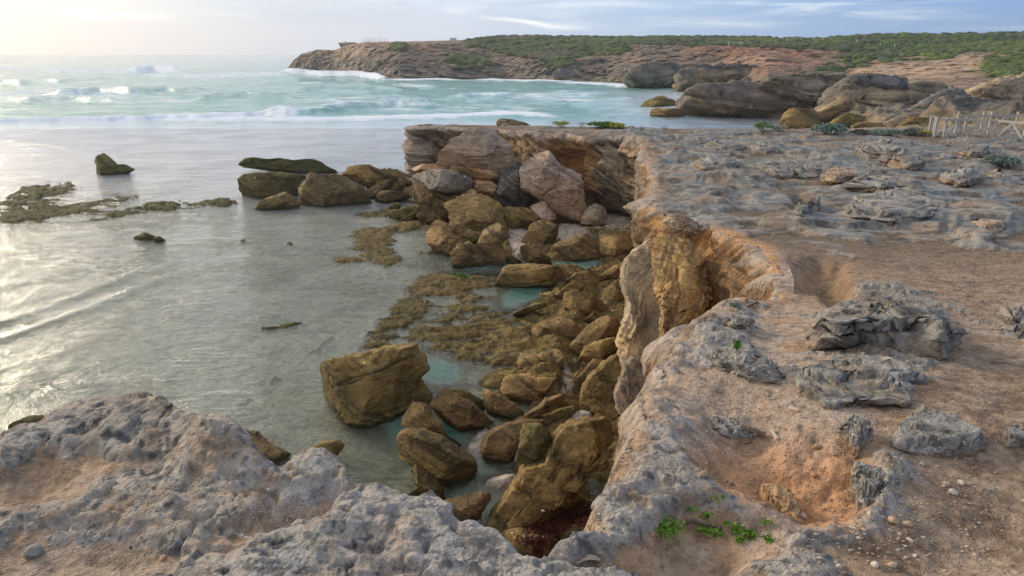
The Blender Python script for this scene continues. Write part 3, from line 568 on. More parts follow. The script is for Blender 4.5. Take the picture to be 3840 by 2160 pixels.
pale = np.clip(G(930, 68, 90, 9, -4, hard=3)+G(960, 60, 40, 6, 8)+.8*G(605, 54, 30, 5)+.7*G(350, 52, 40, 6)+.6*G(520, 54, 20, 5)+.6*G(745, 62, 30, 5, -10), 0, 1)
sandc = lerp(sandc, (.60, .41, .27), pale*.85)
sandc = lerp(sandc, rockc, ss(VV+.5*n1, 1.75, 1.1)*.8)
grc = lerp((.055, .10, .025), (.13, .17, .035), ss(n1+n2*.4, -.3, .5)); grc = lerp(grc, (.10, .09, .07), ss(n2-n1, .2, .8)*.5)
c = lerp(rockc, sandc, ss(VV-.35*rr+.3*n1, .85, 1.2))
gm = ss(VV+.22*n1+.3*n0, 3.0, 3.3)*ss(FX, 440, 500)
gm = np.maximum(gm, np.clip(G(520, 48, 50, 9, 10, hard=4)+G(575, 50, 60, 7, 0, hard=3)+G(468, 62, 20, 8)+.8*G(560, 62, 20, 6)+G(850, 65, 36, 6, -10, hard=3)+G(1010, 62, 28, 16, -20, hard=3)+.8*G(888, 58, 60, 4)+.8*G(400, 48, 10, 4)+G(905, 52, 60, 5), 0, 1)*ss(n1+n2, -.9, .2))
c = lerp(c, grc, gm); c = lerp(c, (.38, .24, .16), ss(VV, 3.6, 3.8)*(1-ss(FX, 420, 470))*.8)
c = lerp(c, (.50, .33, .23), np.clip(G(905, 44, 40, 3, -6)+G(1000, 48, 50, 2.0, -12), 0, 1)*.6)
gridmesh('headland', X, Y, Z, np.clip(c, .01, .85), M_far, flip=False)
setp(bpy.data.objects['headland'], label='headland and dunes of grey rock, orange sand and low scrub', kind='structure')
HX, HY, HZ, HG, HV, HFX = X, Y, Z, gm, VV, FX

# ------------------------------------------------------------------ boulders
_ico = {}
def ico(n):
    if n not in _ico:
        bm = bmesh.new(); bmesh.ops.create_icosphere(bm, subdivisions=n, radius=1); bm.verts.ensure_lookup_table()
        _ico[n] = (np.array([v.co[:] for v in bm.verts]), np.array([[v.index for v in f.verts] for f in bm.faces])); bm.free()
    return _ico[n]
RIGHT = np.array([1., 0, 0]); UPC = np.array([0, sp, cp]); FWD = np.array([0, cp, -sp]); CAM = np.array([0, 0, CAMZ])
TILE = {'A': (229.33, 112, 10.063), 'B': (458.67, 112, 10.063), 'C': (458.67, 229.33, 10.063), 'D': (288, 330.67, 10.063), 'E': (458.67, 346.67, 10.063),
        'R1': (0, 384, 7.547), 'R2': (341.33, 384, 7.547), 'S1': (0, 0, 7.547), 'S2': (341.33, 0, 7.547), 'S3': (682.67, 0, 7.547), 'T4': (0, 192, 7.547), 'F': (682.67, 384, 7.547), 'G': (682.67, 192, 7.547), 'H': (282.67, 26.67, 13.417), 'P': (0, 0, 1)}
KIND = {'brown': (BROWN, (.33, .215, .09), (.075, .056, .028)), 'olive': ((.135, .105, .035), (.235, .17, .055), (.06, .055, .022)), 'ochre': ((.33, .20, .095), (.45, .28, .125), (.16, .11, .07)), 'green': ((.115, .10, .038), (.19, .15, .055), (.055, .055, .022)),
        'lime': ((.235, .232, .215), (.37, .35, .32), (.07, .07, .066)), 'grey': ((.20, .17, .14), (.34, .29, .24), (.085, .075, .07)), 'dark': ((.12, .115, .11), (.26, .225, .19), (.05, .05, .05)), 'orange': ((.54, .32, .15), (.64, .43, .25), (.30, .18, .10)),
        'pink': ((.48, .335, .22), (.60, .45, .32), (.24, .165, .12)), 'pale': ((.42, .34, .25), (.52, .40, .28), (.26, .22, .18)), 'wall': ((.31, .235, .17), (.46, .345, .245), (.12, .105, .095))}
def rock(name, label, tile, pts, kind='brown', base=0.0, T=.5, sq=.44, K=13, strata=(-31, .055, 8), nz=1.0, seed=0, cat='boulder', group=None, mat=None, cracks=(), depth=None, tide=True, jag=.05, low=None):
    ox, oy, k = TILE[tile]; p = np.array([(ox+x/k, oy+y/k) for x, y in pts]); r_ = np.random.RandomState(seed+len(label)*7+int(p[0, 0]))
    ib = p[:, 1].argmax(); u, a_, b_ = ray(p[ib, 0], p[ib, 1]); s = (base-CAMZ)/b_ if depth is None else depth
    s = float(s)                                   # forward depth at the contact point (ray has unit forward component)
    x0, y0 = p[:, 0], p[:, 1]; x1, y1 = np.roll(x0, -1), np.roll(y0, -1); cr = x0*y1-x1*y0; A = cr.sum()/2
    cx = ((x0+x1)*cr).sum()/(6*A); cyy = ((y0+y1)*cr).sum()/(6*A); size = math.sqrt(abs(A))
    Th = T*size/F*s; dC = s+Th*.45; m = dC/F
    th = np.linspace(-math.pi, math.pi, 721); dxx, dyy = np.cos(th), -np.sin(th); R = np.full(721, .3)
    for i in range(len(p)):
        qx, qy = p[i]-(cx, cyy); ex, ey = p[(i+1) % len(p)]-p[i]; det = dxx*ey-dyy*ex; det = np.where(abs(det) < 1e-9, 1e-9, det)
        t = (qx*ey-qy*ex)/det; v = (qx*dyy-qy*dxx)/det; ok = (t > 0) & (v >= -1e-6) & (v <= 1+1e-6); R = np.where(ok, np.maximum(R, t), R)
    kk = np.array([1, 2, 3, 2, 1.])/9; R = np.convolve(np.pad(R[:-1], 2, 'wrap'), kk, 'valid'); R = np.append(R, R[0])*1.035; R = R*(1+jag*fbm(np.cos(th)*4, np.sin(th)*4, seed*.37, 4, .6))
    n = 3 if size < 6 else 4 if size < 14 else 5 if size < 36 else 6
    D, Fc = ico(n); a, b, c = D.T
    th_ = np.arctan2(b, a); sr = np.sqrt(a*a+b*b); Rr = np.interp(th_, th, R)*m
    q = sr**sq; Q = np.stack([np.cos(th_)*Rr*q, np.sin(th_)*Rr*q, Th*np.sign(c)*np.abs(c)**sq], 1)
    S = size*m
    ex0 = np.ptp(Q, axis=0); mn0 = Q.min(0)
    for _ in range(K):
        nn = r_.normal(size=3); nn[2] = abs(nn[2])*.8+.75; nn /= np.linalg.norm(nn); pr = Q@nn; d = pr.max()*r_.uniform(.46, .84); e = np.clip(pr-d, 0, None); Q = Q-e[:, None]*nn*.97
    q0 = Q.min(0); sc3 = ex0/np.ptp(Q, axis=0); sc3[2] = 1; off = mn0-q0*sc3; off[2] = 0; Q = Q*sc3+off
    No = Q/np.array([Rr.mean(), Rr.mean(), Th]); No /= np.linalg.norm(No, axis=1)[:, None]+1e-9
    px_, py_, pz_ = (Q/S).T; sd_ = r_.randint(200)
    f1 = fbm(px_*2.2, py_*2.2, pz_*2.2, 5, .52, seed=sd_); f2 = fbm(px_*9, py_*9, pz_*9, 4, .6, seed=sd_+9); rg_ = ridge(px_*3.5, py_*3.5, pz_*3.5, 3, seed=sd_+5)
    tq = f1*3.2+px_*1.3; fr_ = tq-np.floor(tq); disp = nz*(.034*f1+.024*f2-.040*(rg_-.4)+.040*(ss(fr_, .38, .62)-fr_))*ss(np.abs(c)+.35, 0, .6)
    sv = np.zeros(len(Q))
    if strata:
        ang, am, fq = strata; ca, sa = math.cos(math.radians(ang+90)), math.sin(math.radians(ang+90))
        L = (px_*ca+py_*sa+pz_*.25+.05*f1)*fq; s1 = vn(L, px_*.6*0+sd_, py_*0, 2); s2 = vn(L*2.9, px_*1.2, pz_, 3); sv = s1*.6+s2*.4
        s3 = vn(L*6.5, px_*2, pz_*2, 8); disp = disp+am*(sv-.5)*ss(np.abs(c), -.1, .5)+am*.4*(sv-.5)+am*.25*(s3-.5); sv = sv*.75+s3*.25
    ck = np.zeros(len(Q))
    for line in cracks:
        gx = [(ox+x/k-cx)*m for x, y in line]; gy = [-(oy+y/k-cyy)*m for x, y in line]; o_ = np.argsort(gx)
        yy = np.interp(Q[:, 0], np.array(gx)[o_], np.array(gy)[o_]); ck = np.maximum(ck, np.exp(-((Q[:, 1]-yy)/(.75*m))**2)*((Q[:, 0] > min(gx)) & (Q[:, 0] < max(gx)) & (c > -.1)))
    disp = disp-ck*.035
    Q = Q+No*(disp*S)[:, None]
    ctr = CAM+dC*(FWD+(cx-512)/F*RIGHT+(288-cyy)/F*UPC)
    V = ctr+Q[:, :1]*RIGHT+Q[:, 1:2]*UPC-Q[:, 2:3]*FWD
    A_, B_, C_ = KIND[kind]
    cc = lerp(A_, B_, ss(f1+.5*f2+(.9*(sv-.5) if strata else 0), -.5, .6)); cc = lerp(cc, C_, ss(f2*.9+rg_*.6-.3-f1*.3, .1, .6)*.6)
    if low: cc = lerp(cc, lerp(KIND[low][0], KIND[low][1], ss(f1+f2, -.5, .6)), ss(-b+.5*f1+.1, -.05, .3)*.6)
    if strata: cc = lerp(cc, C_, ss(.46-sv, 0, .14)*.85)
    cc = cc*(1+r_.uniform(-.24, .26)+np.array([r_.uniform(-.04, .04), 0, r_.uniform(-.12, .12)]))
    cc = cc*(1+.22*f2+.16*vn(px_*22, py_*22, pz_*22, 5)-.08)[:, None]
    cc = lerp(cc, C_, np.clip(ck*1.2, 0, 1)*.9)
    if tide and base < .8: cc = lerp(cc, (.06, .06, .024), ss(.24+.16*f1-V[:, 2], 0, .14)*.8)
    loc = CAM+s*(FWD+(p[ib, 0]-512)/F*RIGHT+(288-p[ib, 1])/F*UPC)
    if mat is None: mat = M_strat if strata else M_rock
    o = npmesh(name, V, Fc, np.clip(cc, .01, .85), None, mat, loc=loc); setp(o, label, cat, group); return o

ROCKS = [
 ('boulder', 'large flat-topped olive rock leaning left at the water end of the reef', 'A', [(85,862),(75,780),(92,690),(150,620),(390,612),(420,596),(560,602),(740,640),(700,800),(640,850),(520,880),(350,890),(150,885)], dict(kind='olive', strata=(-32, .05, 9), T=.55)),
 ('boulder', 'low ochre rock sloping into the water in front of the flat-topped olive rock', 'A', [(200,1000),(260,950),(400,850),(530,800),(640,850),(700,900),(640,975),(400,990)], dict(kind='brown', strata=(28, .03, 5), T=.6)),
 ('boulder', 'layered brown rock with a hollow in its face, middle of the reef rocks', 'A', [(680,730),(790,630),(950,615),(1150,640),(1280,720),(1300,790),(1400,900),(1240,965),(900,975),(740,960),(690,880)], dict(kind='brown', strata=(-26, .07, 8), T=.6)),
 ('boulder', 'narrow tilted slab against the right side of the hollowed layered rock', 'A', [(1200,790),(1280,720),(1340,740),(1390,850),(1380,900),(1290,880)], dict(kind='brown', strata=(-50, .04, 5))),
 ('rock_ridge', 'long low green weedy ridge of rock furthest out behind the reef rocks', 'A', [(110,545),(200,480),(290,475),(420,490),(540,480),(640,505),(860,485),(930,520),(960,560),(1100,600),(800,625),(600,600),(400,580),(230,560)], dict(kind='green', T=.5, nz=1.6, K=2, cat='rock ridge')),
 ('rock_ridge', 'knobbly brown ridge running right from the green ridge to the cliff end', 'A', [(1060,575),(1250,535),(1420,525),(1500,570),(1650,565),(1830,580),(1900,700),(1850,765),(1700,805),(1450,765),(1300,705),(1150,650)], dict(kind='brown', T=.4, nz=2.4, cat='rock ridge')),
 ('boulder', 'brown slab propped at an angle between the layered rock and the knobbly ridge', 'A', [(1350,805),(1450,740),(1640,645),(1685,665),(1600,745),(1480,865),(1390,875)], dict(kind='brown', strata=(38, .04, 6))),
 ('boulder', 'rounded dark green brown rock behind the flat pale topped slab', 'A', [(1480,865),(1520,760),(1620,705),(1740,730),(1750,785),(1600,840)], dict(kind='olive')),
 ('boulder', 'flat slab with pale top lying at the water edge below the knobbly ridge', 'A', [(1450,900),(1540,810),(1640,795),(1780,825),(1840,850),(1700,885),(1600,915)], dict(kind='brown', T=.8, K=3)),
 ('boulder', 'dark wet boulder at the water below the flat pale topped slab', 'A', [(1590,985),(1640,920),(1710,905),(1725,950),(1690,992)], dict(kind='olive')),
 ('boulder', 'wedge shaped olive rock lying by the small pool at the shelf corner', 'A', [(1575,1015),(1700,985),(1880,948),(1890,1000),(1760,1065),(1640,1092),(1590,1050)], dict(kind='olive', strata=(15, .04, 4))),
 ('boulder', 'small olive rock at the tip of the wedge shaped rock', 'A', [(1680,1100),(1780,1050),(1850,1000),(1915,1050),(1850,1105),(1750,1118)], dict(kind='olive')),
 ('boulder', 'hollowed brown mass of rock under the stacked grey slabs', 'A', [(1830,640),(1990,700),(2080,820),(2250,880),(2380,900),(2330,1000),(2220,1060),(2150,1150),(1980,1160),(1900,1050),(1930,900),(1850,760)], dict(kind='brown', nz=1.8, T=.6)),
 ('boulder', 'broad smooth brown rock in front of the dark slanted block', 'B', [(-160,900),(0,840),(150,800),(400,900),(440,960),(420,1050),(500,1160),(400,1200),(200,1220),(60,1320),(-60,1200),(-110,1000)], dict(kind='brown', strata=(20, .03, 6), T=.6)),
 ('boulder', 'lumpy brown rock beside the left end of the shell beach', 'B', [(-260,1060),(-100,1130),(60,1180),(230,1240),(200,1330),(60,1440),(-150,1480),(-270,1380),(-330,1200)], dict(kind='brown', nz=2, T=.6)),
 ('slab', 'thin orange topped slab sticking out at the left under the orange block', 'A', [(1830,562),(1900,538),(2100,528),(2210,590),(2150,612),(1850,592)], dict(kind='orange', base=2.55, T=1.0, K=2, strata=(-4, .05, 5), tide=False)),
 ('slab', 'thick slab with sunlit orange top and dark grey front under the orange block', 'A', [(1830,607),(1960,600),(2300,620),(2450,690),(2400,785),(2200,825),(2050,805),(1980,720),(1830,645)], dict(kind='grey', base=1.7, T=.9, K=3, tide=False)),
 ('boulder', 'rounded tan block right of the thick slab', 'B', [(150,680),(300,685),(400,760),(350,818),(200,800),(155,750)], dict(kind='orange', base=1.6, T=.8, tide=False)),
 ('boulder', 'small tan block wedged under the thick slab', 'B', [(25,800),(80,755),(190,790),(185,845),(100,862),(40,845)], dict(kind='orange', base=1.4, T=.8, tide=False)),
 ('boulder', 'huge orange layered block with rough crust on top leaning on the far cliff', 'B', [(-228,520),(-215,450),(-150,400),(-60,290),(80,230),(200,165),(350,175),(370,230),(470,270),(530,400),(560,500),(560,570),(400,600),(200,580),(0,570),(-150,560)], dict(kind='pink', low='orange', base=2.9, strata=(4, .10, 13), T=.6, tide=False)),
 ('slab', 'smooth orange ledge directly under the huge layered block', 'B', [(-150,565),(100,560),(420,600),(420,690),(300,702),(0,635),(-110,610)], dict(kind='orange', base=2.1, T=1.1, K=2, tide=False)),
 ('boulder', 'dark grey slanted block of thin layers beside the big pink boulder', 'B', [(370,545),(400,510),(570,470),(650,530),(680,650),(770,900),(600,955),(430,965),(390,850),(410,700)], dict(kind='dark', base=.9, strata=(-36, .10, 13), T=.6, tide=False)),
 ('boulder', 'big angular pink and orange boulder fallen in front of the far cliff', 'B', [(620,490),(700,400),(790,345),(900,370),(970,460),(1050,560),(1230,630),(1260,800),(1278,1000),(1222,1082),(1100,1045),(950,975),(860,885),(660,765),(655,640)], dict(kind='pink', low='orange', base=.75, T=.6, K=9, tide=False, cracks=[[(655,610),(780,595),(840,560),(1000,530)], [(830,860),(960,780),(1030,600)]])),
 ('boulder', 'pale egg shaped boulder at the foot of the pink boulder', 'B', [(1230,1060),(1280,970),(1350,920),(1480,970),(1502,1040),(1470,1120),(1370,1142),(1240,1115)], dict(kind='pale', base=.35, tide=False)),
 ('boulder', 'reddish rock tucked behind left of the pink boulder foot', 'B', [(720,940),(850,890),(960,1000),(977,1070),(900,1112),(800,1060)], dict(kind='pink', base=.45, tide=False)),
 ('boulder', 'squat grey brown boulder left of the reddish rock above the shell beach', 'B', [(400,990),(500,945),(690,960),(800,1010),(745,1100),(700,1168),(560,1150),(470,1120)], dict(kind='brown', base=.4)),
 ('rock_wall', 'great slanting stack of thin dark layers overhanging at the right of the far cliff', 'B', [(1240,240),(1500,225),(1700,235),(1850,330),(1960,520),(2030,720),(1950,820),(1935,1045),(1700,1022),(1480,940),(1340,820),(1345,610),(1430,500),(1400,390)], dict(kind='wall', base=.55, strata=(-37, .10, 24), T=.55, K=3, tide=False, cat='rock wall')),
 ('boulder', 'brown rock with grooved sides against the foot of the cliff wall', 'C', [(1430,0),(1700,0),(1850,50),(1960,130),(1900,230),(1700,290),(1600,352),(1460,292),(1435,150)], dict(kind='brown', strata=(22, .03, 6))),
 ('boulder', 'brown hump rising between the two patches of shell beach', 'C', [(625,135),(700,20),(730,-60),(830,-90),(1010,-40),(1000,60),(930,140),(965,210),(900,230),(750,190)], dict(kind='brown', T=.6)),
 ('boulder', 'wide wavy rock with slanting grooves behind the long flat slab', 'C', [(940,190),(1050,110),(1200,60),(1320,30),(1420,80),(1452,200),(1445,295),(1250,330),(1010,325)], dict(kind='brown', strata=(-28, .05, 9))),
 ('boulder', 'smooth wedge of rock pointing down right in front of the shell beach', 'C', [(620,175),(680,150),(800,210),(900,290),(942,382),(850,378),(700,342),(628,292)], dict(kind='brown', K=4)),
 ('boulder', 'upright brown pillar of rock left of the shell beach', 'C', [(225,60),(250,-10),(380,-70),(480,0),(512,60),(400,160),(460,250),(466,342),(380,402),(290,345),(240,240),(165,180)], dict(kind='brown', T=.5)),
 ('boulder', 'small dark rock at the foot of the shell beach', 'C', [(465,262),(520,252),(635,322),(605,352),(480,342)], dict(kind='olive')),
 ('boulder', 'cluster rock with rounded lobes left of the upright pillar', 'C', [(0,150),(90,130),(170,190),(240,250),(300,350),(220,405),(60,400),(-60,380),(-80,250)], dict(kind='brown', nz=2.2)),
 ('boulder', 'long flat topped slab lying across the middle of the cove', 'C', [(368,578),(400,480),(440,390),(500,355),(700,350),(900,375),(1030,420),(1062,460),(1030,512),(850,572),(600,577),(450,583)], dict(kind='brown', T=.45, K=5, strata=(-4, .035, 6))),
 ('boulder', 'small pointed slab touching the right end of the long flat slab', 'C', [(1030,482),(1100,440),(1200,408),(1212,440),(1120,505),(1060,522)], dict(kind='brown', T=.8)),
 ('boulder', 'low flat brown rock right of the small pointed slab', 'C', [(1080,512),(1180,440),(1330,430),(1480,480),(1440,560),(1380,605),(1250,580)], dict(kind='brown', T=.8, K=3)),
 ('boulder', 'stepped rock against the leaning grey slab, above the split boulder', 'C', [(1390,522),(1480,430),(1670,350),(1690,470),(1600,570),(1450,570)], dict(kind='brown', strata=(28, .04, 5))),
 ('boulder', 'slim slab resting on top of the pyramid boulder edge', 'C', [(948,692),(980,640),(1170,508),(1268,560),(1240,602),(1060,692),(970,722)], dict(kind='brown', base=.35, T=.7, strata=(30, .04, 4))),
 ('boulder', 'pyramid shaped brown boulder with a sharp front edge', 'C', [(1050,772),(1080,640),(1200,612),(1300,640),(1460,740),(1525,830),(1400,880),(1250,945),(1195,890),(1130,800)], dict(kind='brown', K=9, nz=.7)),
 ('boulder', 'tall split boulder tucked beside the leaning grey slab', 'C', [(1450,692),(1490,600),(1640,490),(1705,600),(1712,750),(1625,805),(1540,795),(1470,745)], dict(kind='brown', cracks=[[(1540,795),(1570,640),(1640,500)]])),
 ('slab', 'thin plank like slab jutting over the pool in the middle of the reef', 'C', [(543,858),(700,780),(870,722),(884,770),(720,845),(580,882)], dict(kind='olive', base=.12, T=.7, K=2, strata=(24, .04, 4))),
 ('boulder', 'low grey brown rock under the slim slab by the green weed', 'C', [(810,650),(960,620),(1070,700),(1000,760),(870,732)], dict(kind='brown', nz=1.5)),
 ('slab', 'narrow upright slab between the pyramid boulder and the big tilted boulder', 'C', [(1238,1000),(1260,920),(1380,820),(1480,830),(1475,885),(1340,945),(1245,1015)], dict(kind='brown', T=.6)),
 ('boulder', 'big tilted orange brown boulder with an undercut right side', 'C', [(1122,1190),(1200,1090),(1290,980),(1420,900),(1480,880),(1580,910),(1645,960),(1610,1080),(1450,1110),(1300,1220),(1210,1335),(1135,1345)], dict(kind='brown', strata=(38, .035, 7), T=.55)),
 ('boulder', 'second tilted boulder lying just below the big undercut one', 'C', [(1212,1370),(1290,1290),(1340,1170),(1500,1110),(1630,1085),(1650,1180),(1510,1250),(1440,1345),(1300,1415)], dict(kind='brown', strata=(38, .03, 6))),
 ('boulder', 'small twin peaked rock below the second tilted boulder', 'E', [(1138,470),(1150,390),(1290,250),(1390,142),(1440,162),(1512,128),(1500,202),(1390,285),(1262,385),(1232,515)], dict(kind='brown', T=.45)),
 ('boulder', 'tall smooth brown boulder standing against the foot of the cliff wall', 'E', [(1240,520),(1270,390),(1340,300),(1450,200),(1550,110),(1645,80),(1700,180),(1650,350),(1590,480),(1620,610),(1655,745),(1540,765),(1300,785),(1240,660)], dict(kind='brown', T=.5, K=5)),
 ('rock_ledge', 'wet orange ledge with black slots left of the big undercut boulder', 'C', [(752,1010),(820,960),(900,930),(1060,880),(1180,950),(1245,1030),(1190,1120),(1150,1195),(1000,1160),(815,1120)], dict(kind='brown', T=.5, strata=(-24, .05, 7), cat='rock ledge')),
 ('boulder', 'ochre boulder with dark diagonal slots between pool and tilted boulders', 'E', [(600,120),(620,75),(700,65),(810,85),(920,25),(1000,35),(1100,110),(1142,200),(1060,305),(900,325),(690,315),(625,200)], dict(kind='brown', strata=(-30, .07, 6), cracks=[[(800,120),(930,180),(1010,230)], [(760,210),(850,240),(960,290)]])),
 ('boulder', 'long sloping brown boulder in front of the slotted ochre boulder', 'E', [(428,425),(450,340),(530,290),(620,280),(740,320),(1000,330),(1015,460),(890,525),(835,595),(700,602),(560,542),(440,475)], dict(kind='brown', strata=(-30, .035, 6))),
 ('boulder', 'small rock at the left foot of the slotted ochre boulder', 'E', [(560,300),(570,240),(610,200),(660,270),(680,320),(620,320)], dict(kind='brown')),
 ('slab', 'thin tilted slab resting over its twin above the round boulder', 'E', [(648,700),(800,602),(880,520),(1040,485),(1062,532),(1010,592),(850,665),(700,724)], dict(kind='brown', base=.3, T=.6, K=3)),
 ('slab', 'lower flat slab poking out under the thin tilted slab', 'E', [(850,705),(1000,640),(1150,600),(1175,640),(1080,705),(900,745)], dict(kind='olive', base=.1, T=.7, K=2)),
 ('slab', 'flat slab lying right behind the round boulder', 'E', [(450,805),(620,720),(850,718),(1012,780),(990,815),(900,838),(780,800),(600,815)], dict(kind='brown', T=.8, K=3, base=.1)),
 ('boulder', 'smooth round brown boulder above the dark pool, front right of the cove', 'E', [(230,985),(290,880),(480,790),(650,778),(710,850),(690,960),(570,1070),(450,1152),(320,1165),(250,1085)], dict(kind='brown', nz=.6, K=4, T=.6)),
 ('boulder', 'shadowed boulder joined behind the smooth round one', 'E', [(650,790),(820,788),(910,860),(955,1000),(860,1130),(700,1185),(560,1165),(600,1060)], dict(kind='olive', depth=13.6, nz=.7)),
 ('boulder', 'very large cracked brown boulder standing alone in the lagoon', 'D', [(240,465),(255,420),(310,385),(600,290),(1000,188),(1280,148),(1310,230),(1360,290),(1378,410),(1300,500),(1330,560),(1425,680),(1410,755),(1150,800),(1100,880),(900,922),(700,885),(330,795),(305,690),(335,625),(250,550)], dict(kind='brown', T=.55, K=4, nz=.8, cracks=[[(335,625),(520,520),(700,440),(860,400),(1020,350),(1150,285),(1305,235)], [(560,520),(680,490),(850,430)]])),
 ('boulder', 'curved brown boulder with a smooth grey patch behind the big front boulder', 'D', [(1140,850),(1150,780),(1220,738),(1400,765),(1450,830),(1545,950),(1575,1080),(1660,1120),(1735,1205),(1680,1215),(1500,1130),(1300,1030),(1190,1022),(1160,950)], dict(kind='brown', K=5, nz=.7)),
 ('boulder', 'humped brown boulder right of the grey patched one, over dark water', 'D', [(1428,775),(1500,640),(1560,612),(1640,650),(1850,765),(1950,870),(2068,985),(2000,1045),(1900,1045),(1700,985),(1560,1005),(1500,880)], dict(kind='brown', nz=1.1)),
 ('boulder', 'twin ridged brown boulder behind right of the humped boulder', 'D', [(1950,690),(1960,603),(2020,608),(2150,660),(2270,740),(2375,835),(2330,875),(2180,925),(2050,885),(1980,795)], dict(kind='brown', strata=(-42, .05, 5))),
 ('boulder', 'dark knob of rock between the humped boulder and the teal pool', 'D', [(1605,640),(1700,612),(1800,593),(1900,660),(1960,700),(2000,765),(1950,845),(1850,775),(1700,690)], dict(kind='olive', strata=(-42, .05, 5))),
 ('boulder', 'large barrel shaped brown boulder nearest the front of the cove', 'R2', [(425,480),(440,392),(500,358),(600,362),(800,455),(930,535),(1018,620),(1022,680),(965,820),(850,850),(780,765),(700,705),(600,640),(520,595),(435,582)], dict(kind='brown', T=.6, K=5, nz=.8)),
 ('boulder', 'fluted undercut rock supporting the large barrel shaped boulder', 'R2', [(470,655),(540,620),(640,640),(720,700),(760,790),(780,880),(620,905),(500,925),(478,895),(560,800),(590,750)], dict(kind='brown', strata=(-55, .07, 5), nz=1.2)),
 ('boulder', 'long dark brown block just beyond the near cliff rim', 'R2', [(758,912),(860,880),(1050,830),(1122,850),(1125,892),(1055,955),(1045,1035),(945,1095),(860,1015),(785,985)], dict(kind='brown', T=.6)),
 ('rock_ledge', 'long lumpy brown ridge of rock filling the near right corner of the cove', 'R2', [(1870,262),(1980,255),(2060,330),(2085,430),(2000,480),(1910,560),(1835,660),(1800,790),(1790,880),(1750,950),(1600,1055),(1450,1110),(1220,1155),(1068,1120),(1150,985),(1240,860),(1320,742),(1395,620),(1540,590),(1600,440),(1640,370),(1800,290)], dict(kind='brown', T=.4, K=4, nz=1.5, cat='rock ledge')),
 ('boulder', 'smooth brown rock lying beside the dark red weed', 'R2', [(1600,1230),(1700,1130),(1850,1060),(1960,1028),(2045,1100),(2045,1185),(1900,1260),(1650,1270)], dict(kind='brown', T=.6)),
 ('boulder', 'brown rock at the bottom of the cleft under the red weed', 'R2', [(1205,1150),(1400,1120),(1600,1190),(1650,1250),(1600,1330),(1480,1340),(1300,1260),(1225,1210)], dict(kind='brown', T=.6)),
 ('boulder', 'spiky brown rock half hidden behind the near left limestone hump', 'R1', [(1470,372),(1600,262),(1700,330),(1810,375),(1900,383),(1972,470),(2142,570),(2155,612),(2105,655),(1950,650),(1700,500)], dict(kind='brown', T=.55, nz=1.3)),
 ('boulder', 'low yellow brown rock in the shallows left of the near limestone hump', 'R1', [(68,380),(80,300),(200,248),(330,250),(300,330),(150,400)], dict(kind='green', T=.6)),
 ('boulder', 'wet brown rock in the shallows behind the near rim', 'R1', [(2215,660),(2260,560),(2400,460),(2520,440),(2576,480),(2500,600),(2350,700)], dict(kind='olive', T=.5, base=-.15)),
 ('boulder', 'lone jagged olive rock standing in the open lagoon at the left', 'S1', [(685,1285),(715,1250),(698,1210),(765,1148),(830,1205),(862,1252),(885,1262),(910,1230),(988,1268),(900,1318),(800,1328),(720,1318)], dict(kind='green', strata=(-35, .08, 5), T=.6)),
 ('boulder', 'small cone of brown rock breaking the lagoon surface at the left', 'T4', [(978,350),(1085,303),(1150,330),(1160,370),(1080,368)], dict(kind='olive', T=.8)),
 ('boulder', 'tiny lump of rock touching the small brown cone in the lagoon', 'T4', [(1150,350),(1190,330),(1235,360),(1200,385),(1155,380)], dict(kind='olive', T=.8)),
 ('boulder', 'tan rounded islet rock in the bay beyond the cliff top', 'S2', [(2258,802),(2300,750),(2400,720),(2500,745),(2580,792),(2500,818),(2350,820)], dict(kind='olive', T=.6, strata=(-5, .04, 5))),
 ('boulder', 'lower ochre islet rock just in front of the rounded islet rock', 'S2', [(2340,864),(2370,798),(2450,818),(2560,828),(2605,870),(2500,890)], dict(kind='brown', T=.6)),
 ('outcrop', 'big overhanging grey brown outcrop block with a cave at its left foot', 'S3', [(1000,880),(1080,780),(1150,650),(1185,613),(1300,605),(1560,640),(1620,740),(1720,840),(1760,910),(1500,925),(1300,925),(1130,905)], dict(kind='grey', base=1.0, low='orange', strata=(-8, .18, 13), T=.7, cat='outcrop', depth=86, K=0, mat='far', sq=.36, jag=.16)),
 ('outcrop', 'grey ledge cap running right from the overhanging outcrop block', 'S3', [(1185,612),(1400,600),(1580,640),(1640,735),(1400,715),(1280,700)], dict(kind='dark', strata=(-6, .07, 8), T=1.0, cat='outcrop', depth=84.5, K=0, mat='far', sq=.36, jag=.16)),
 ('outcrop', 'dark layered outcrop with a deep overhang left of the big block', 'S3', [(545,690),(640,615),(900,598),(1150,625),(1130,720),(1080,790),(1000,835),(760,825),(620,740)], dict(kind='grey', strata=(-10, .20, 14), T=.7, cat='outcrop', depth=98, K=0, mat='far', sq=.36, jag=.16)),
 ('outcrop', 'long low layered outcrop sloping into the bay water', 'S3', [(0,800),(25,715),(100,680),(400,668),(560,690),(760,790),(860,860),(620,895),(250,875),(120,830)], dict(kind='grey', low='brown', strata=(-9, .18, 13), T=.6, cat='outcrop', K=0, mat='far', sq=.36, jag=.16)),
 ('outcrop', 'tan foot of rock at the water below the deep overhang', 'S3', [(250,880),(330,800),(600,800),(800,840),(980,850),(1000,900),(760,925),(620,925)], dict(kind='olive', T=.6, cat='outcrop', depth=101, K=0, mat='far', sq=.36, jag=.16)),
 ('outcrop', 'dark cave riddled outcrop across the bay under the orange slope', 'S3', [(-20,665),(-40,560),(60,515),(300,530),(560,530),(600,640),(450,672),(300,684)], dict(kind='dark', low='brown', strata=(-6, .18, 9), T=.6, cat='outcrop', nz=2.2, K=0, mat='far', depth=165)),
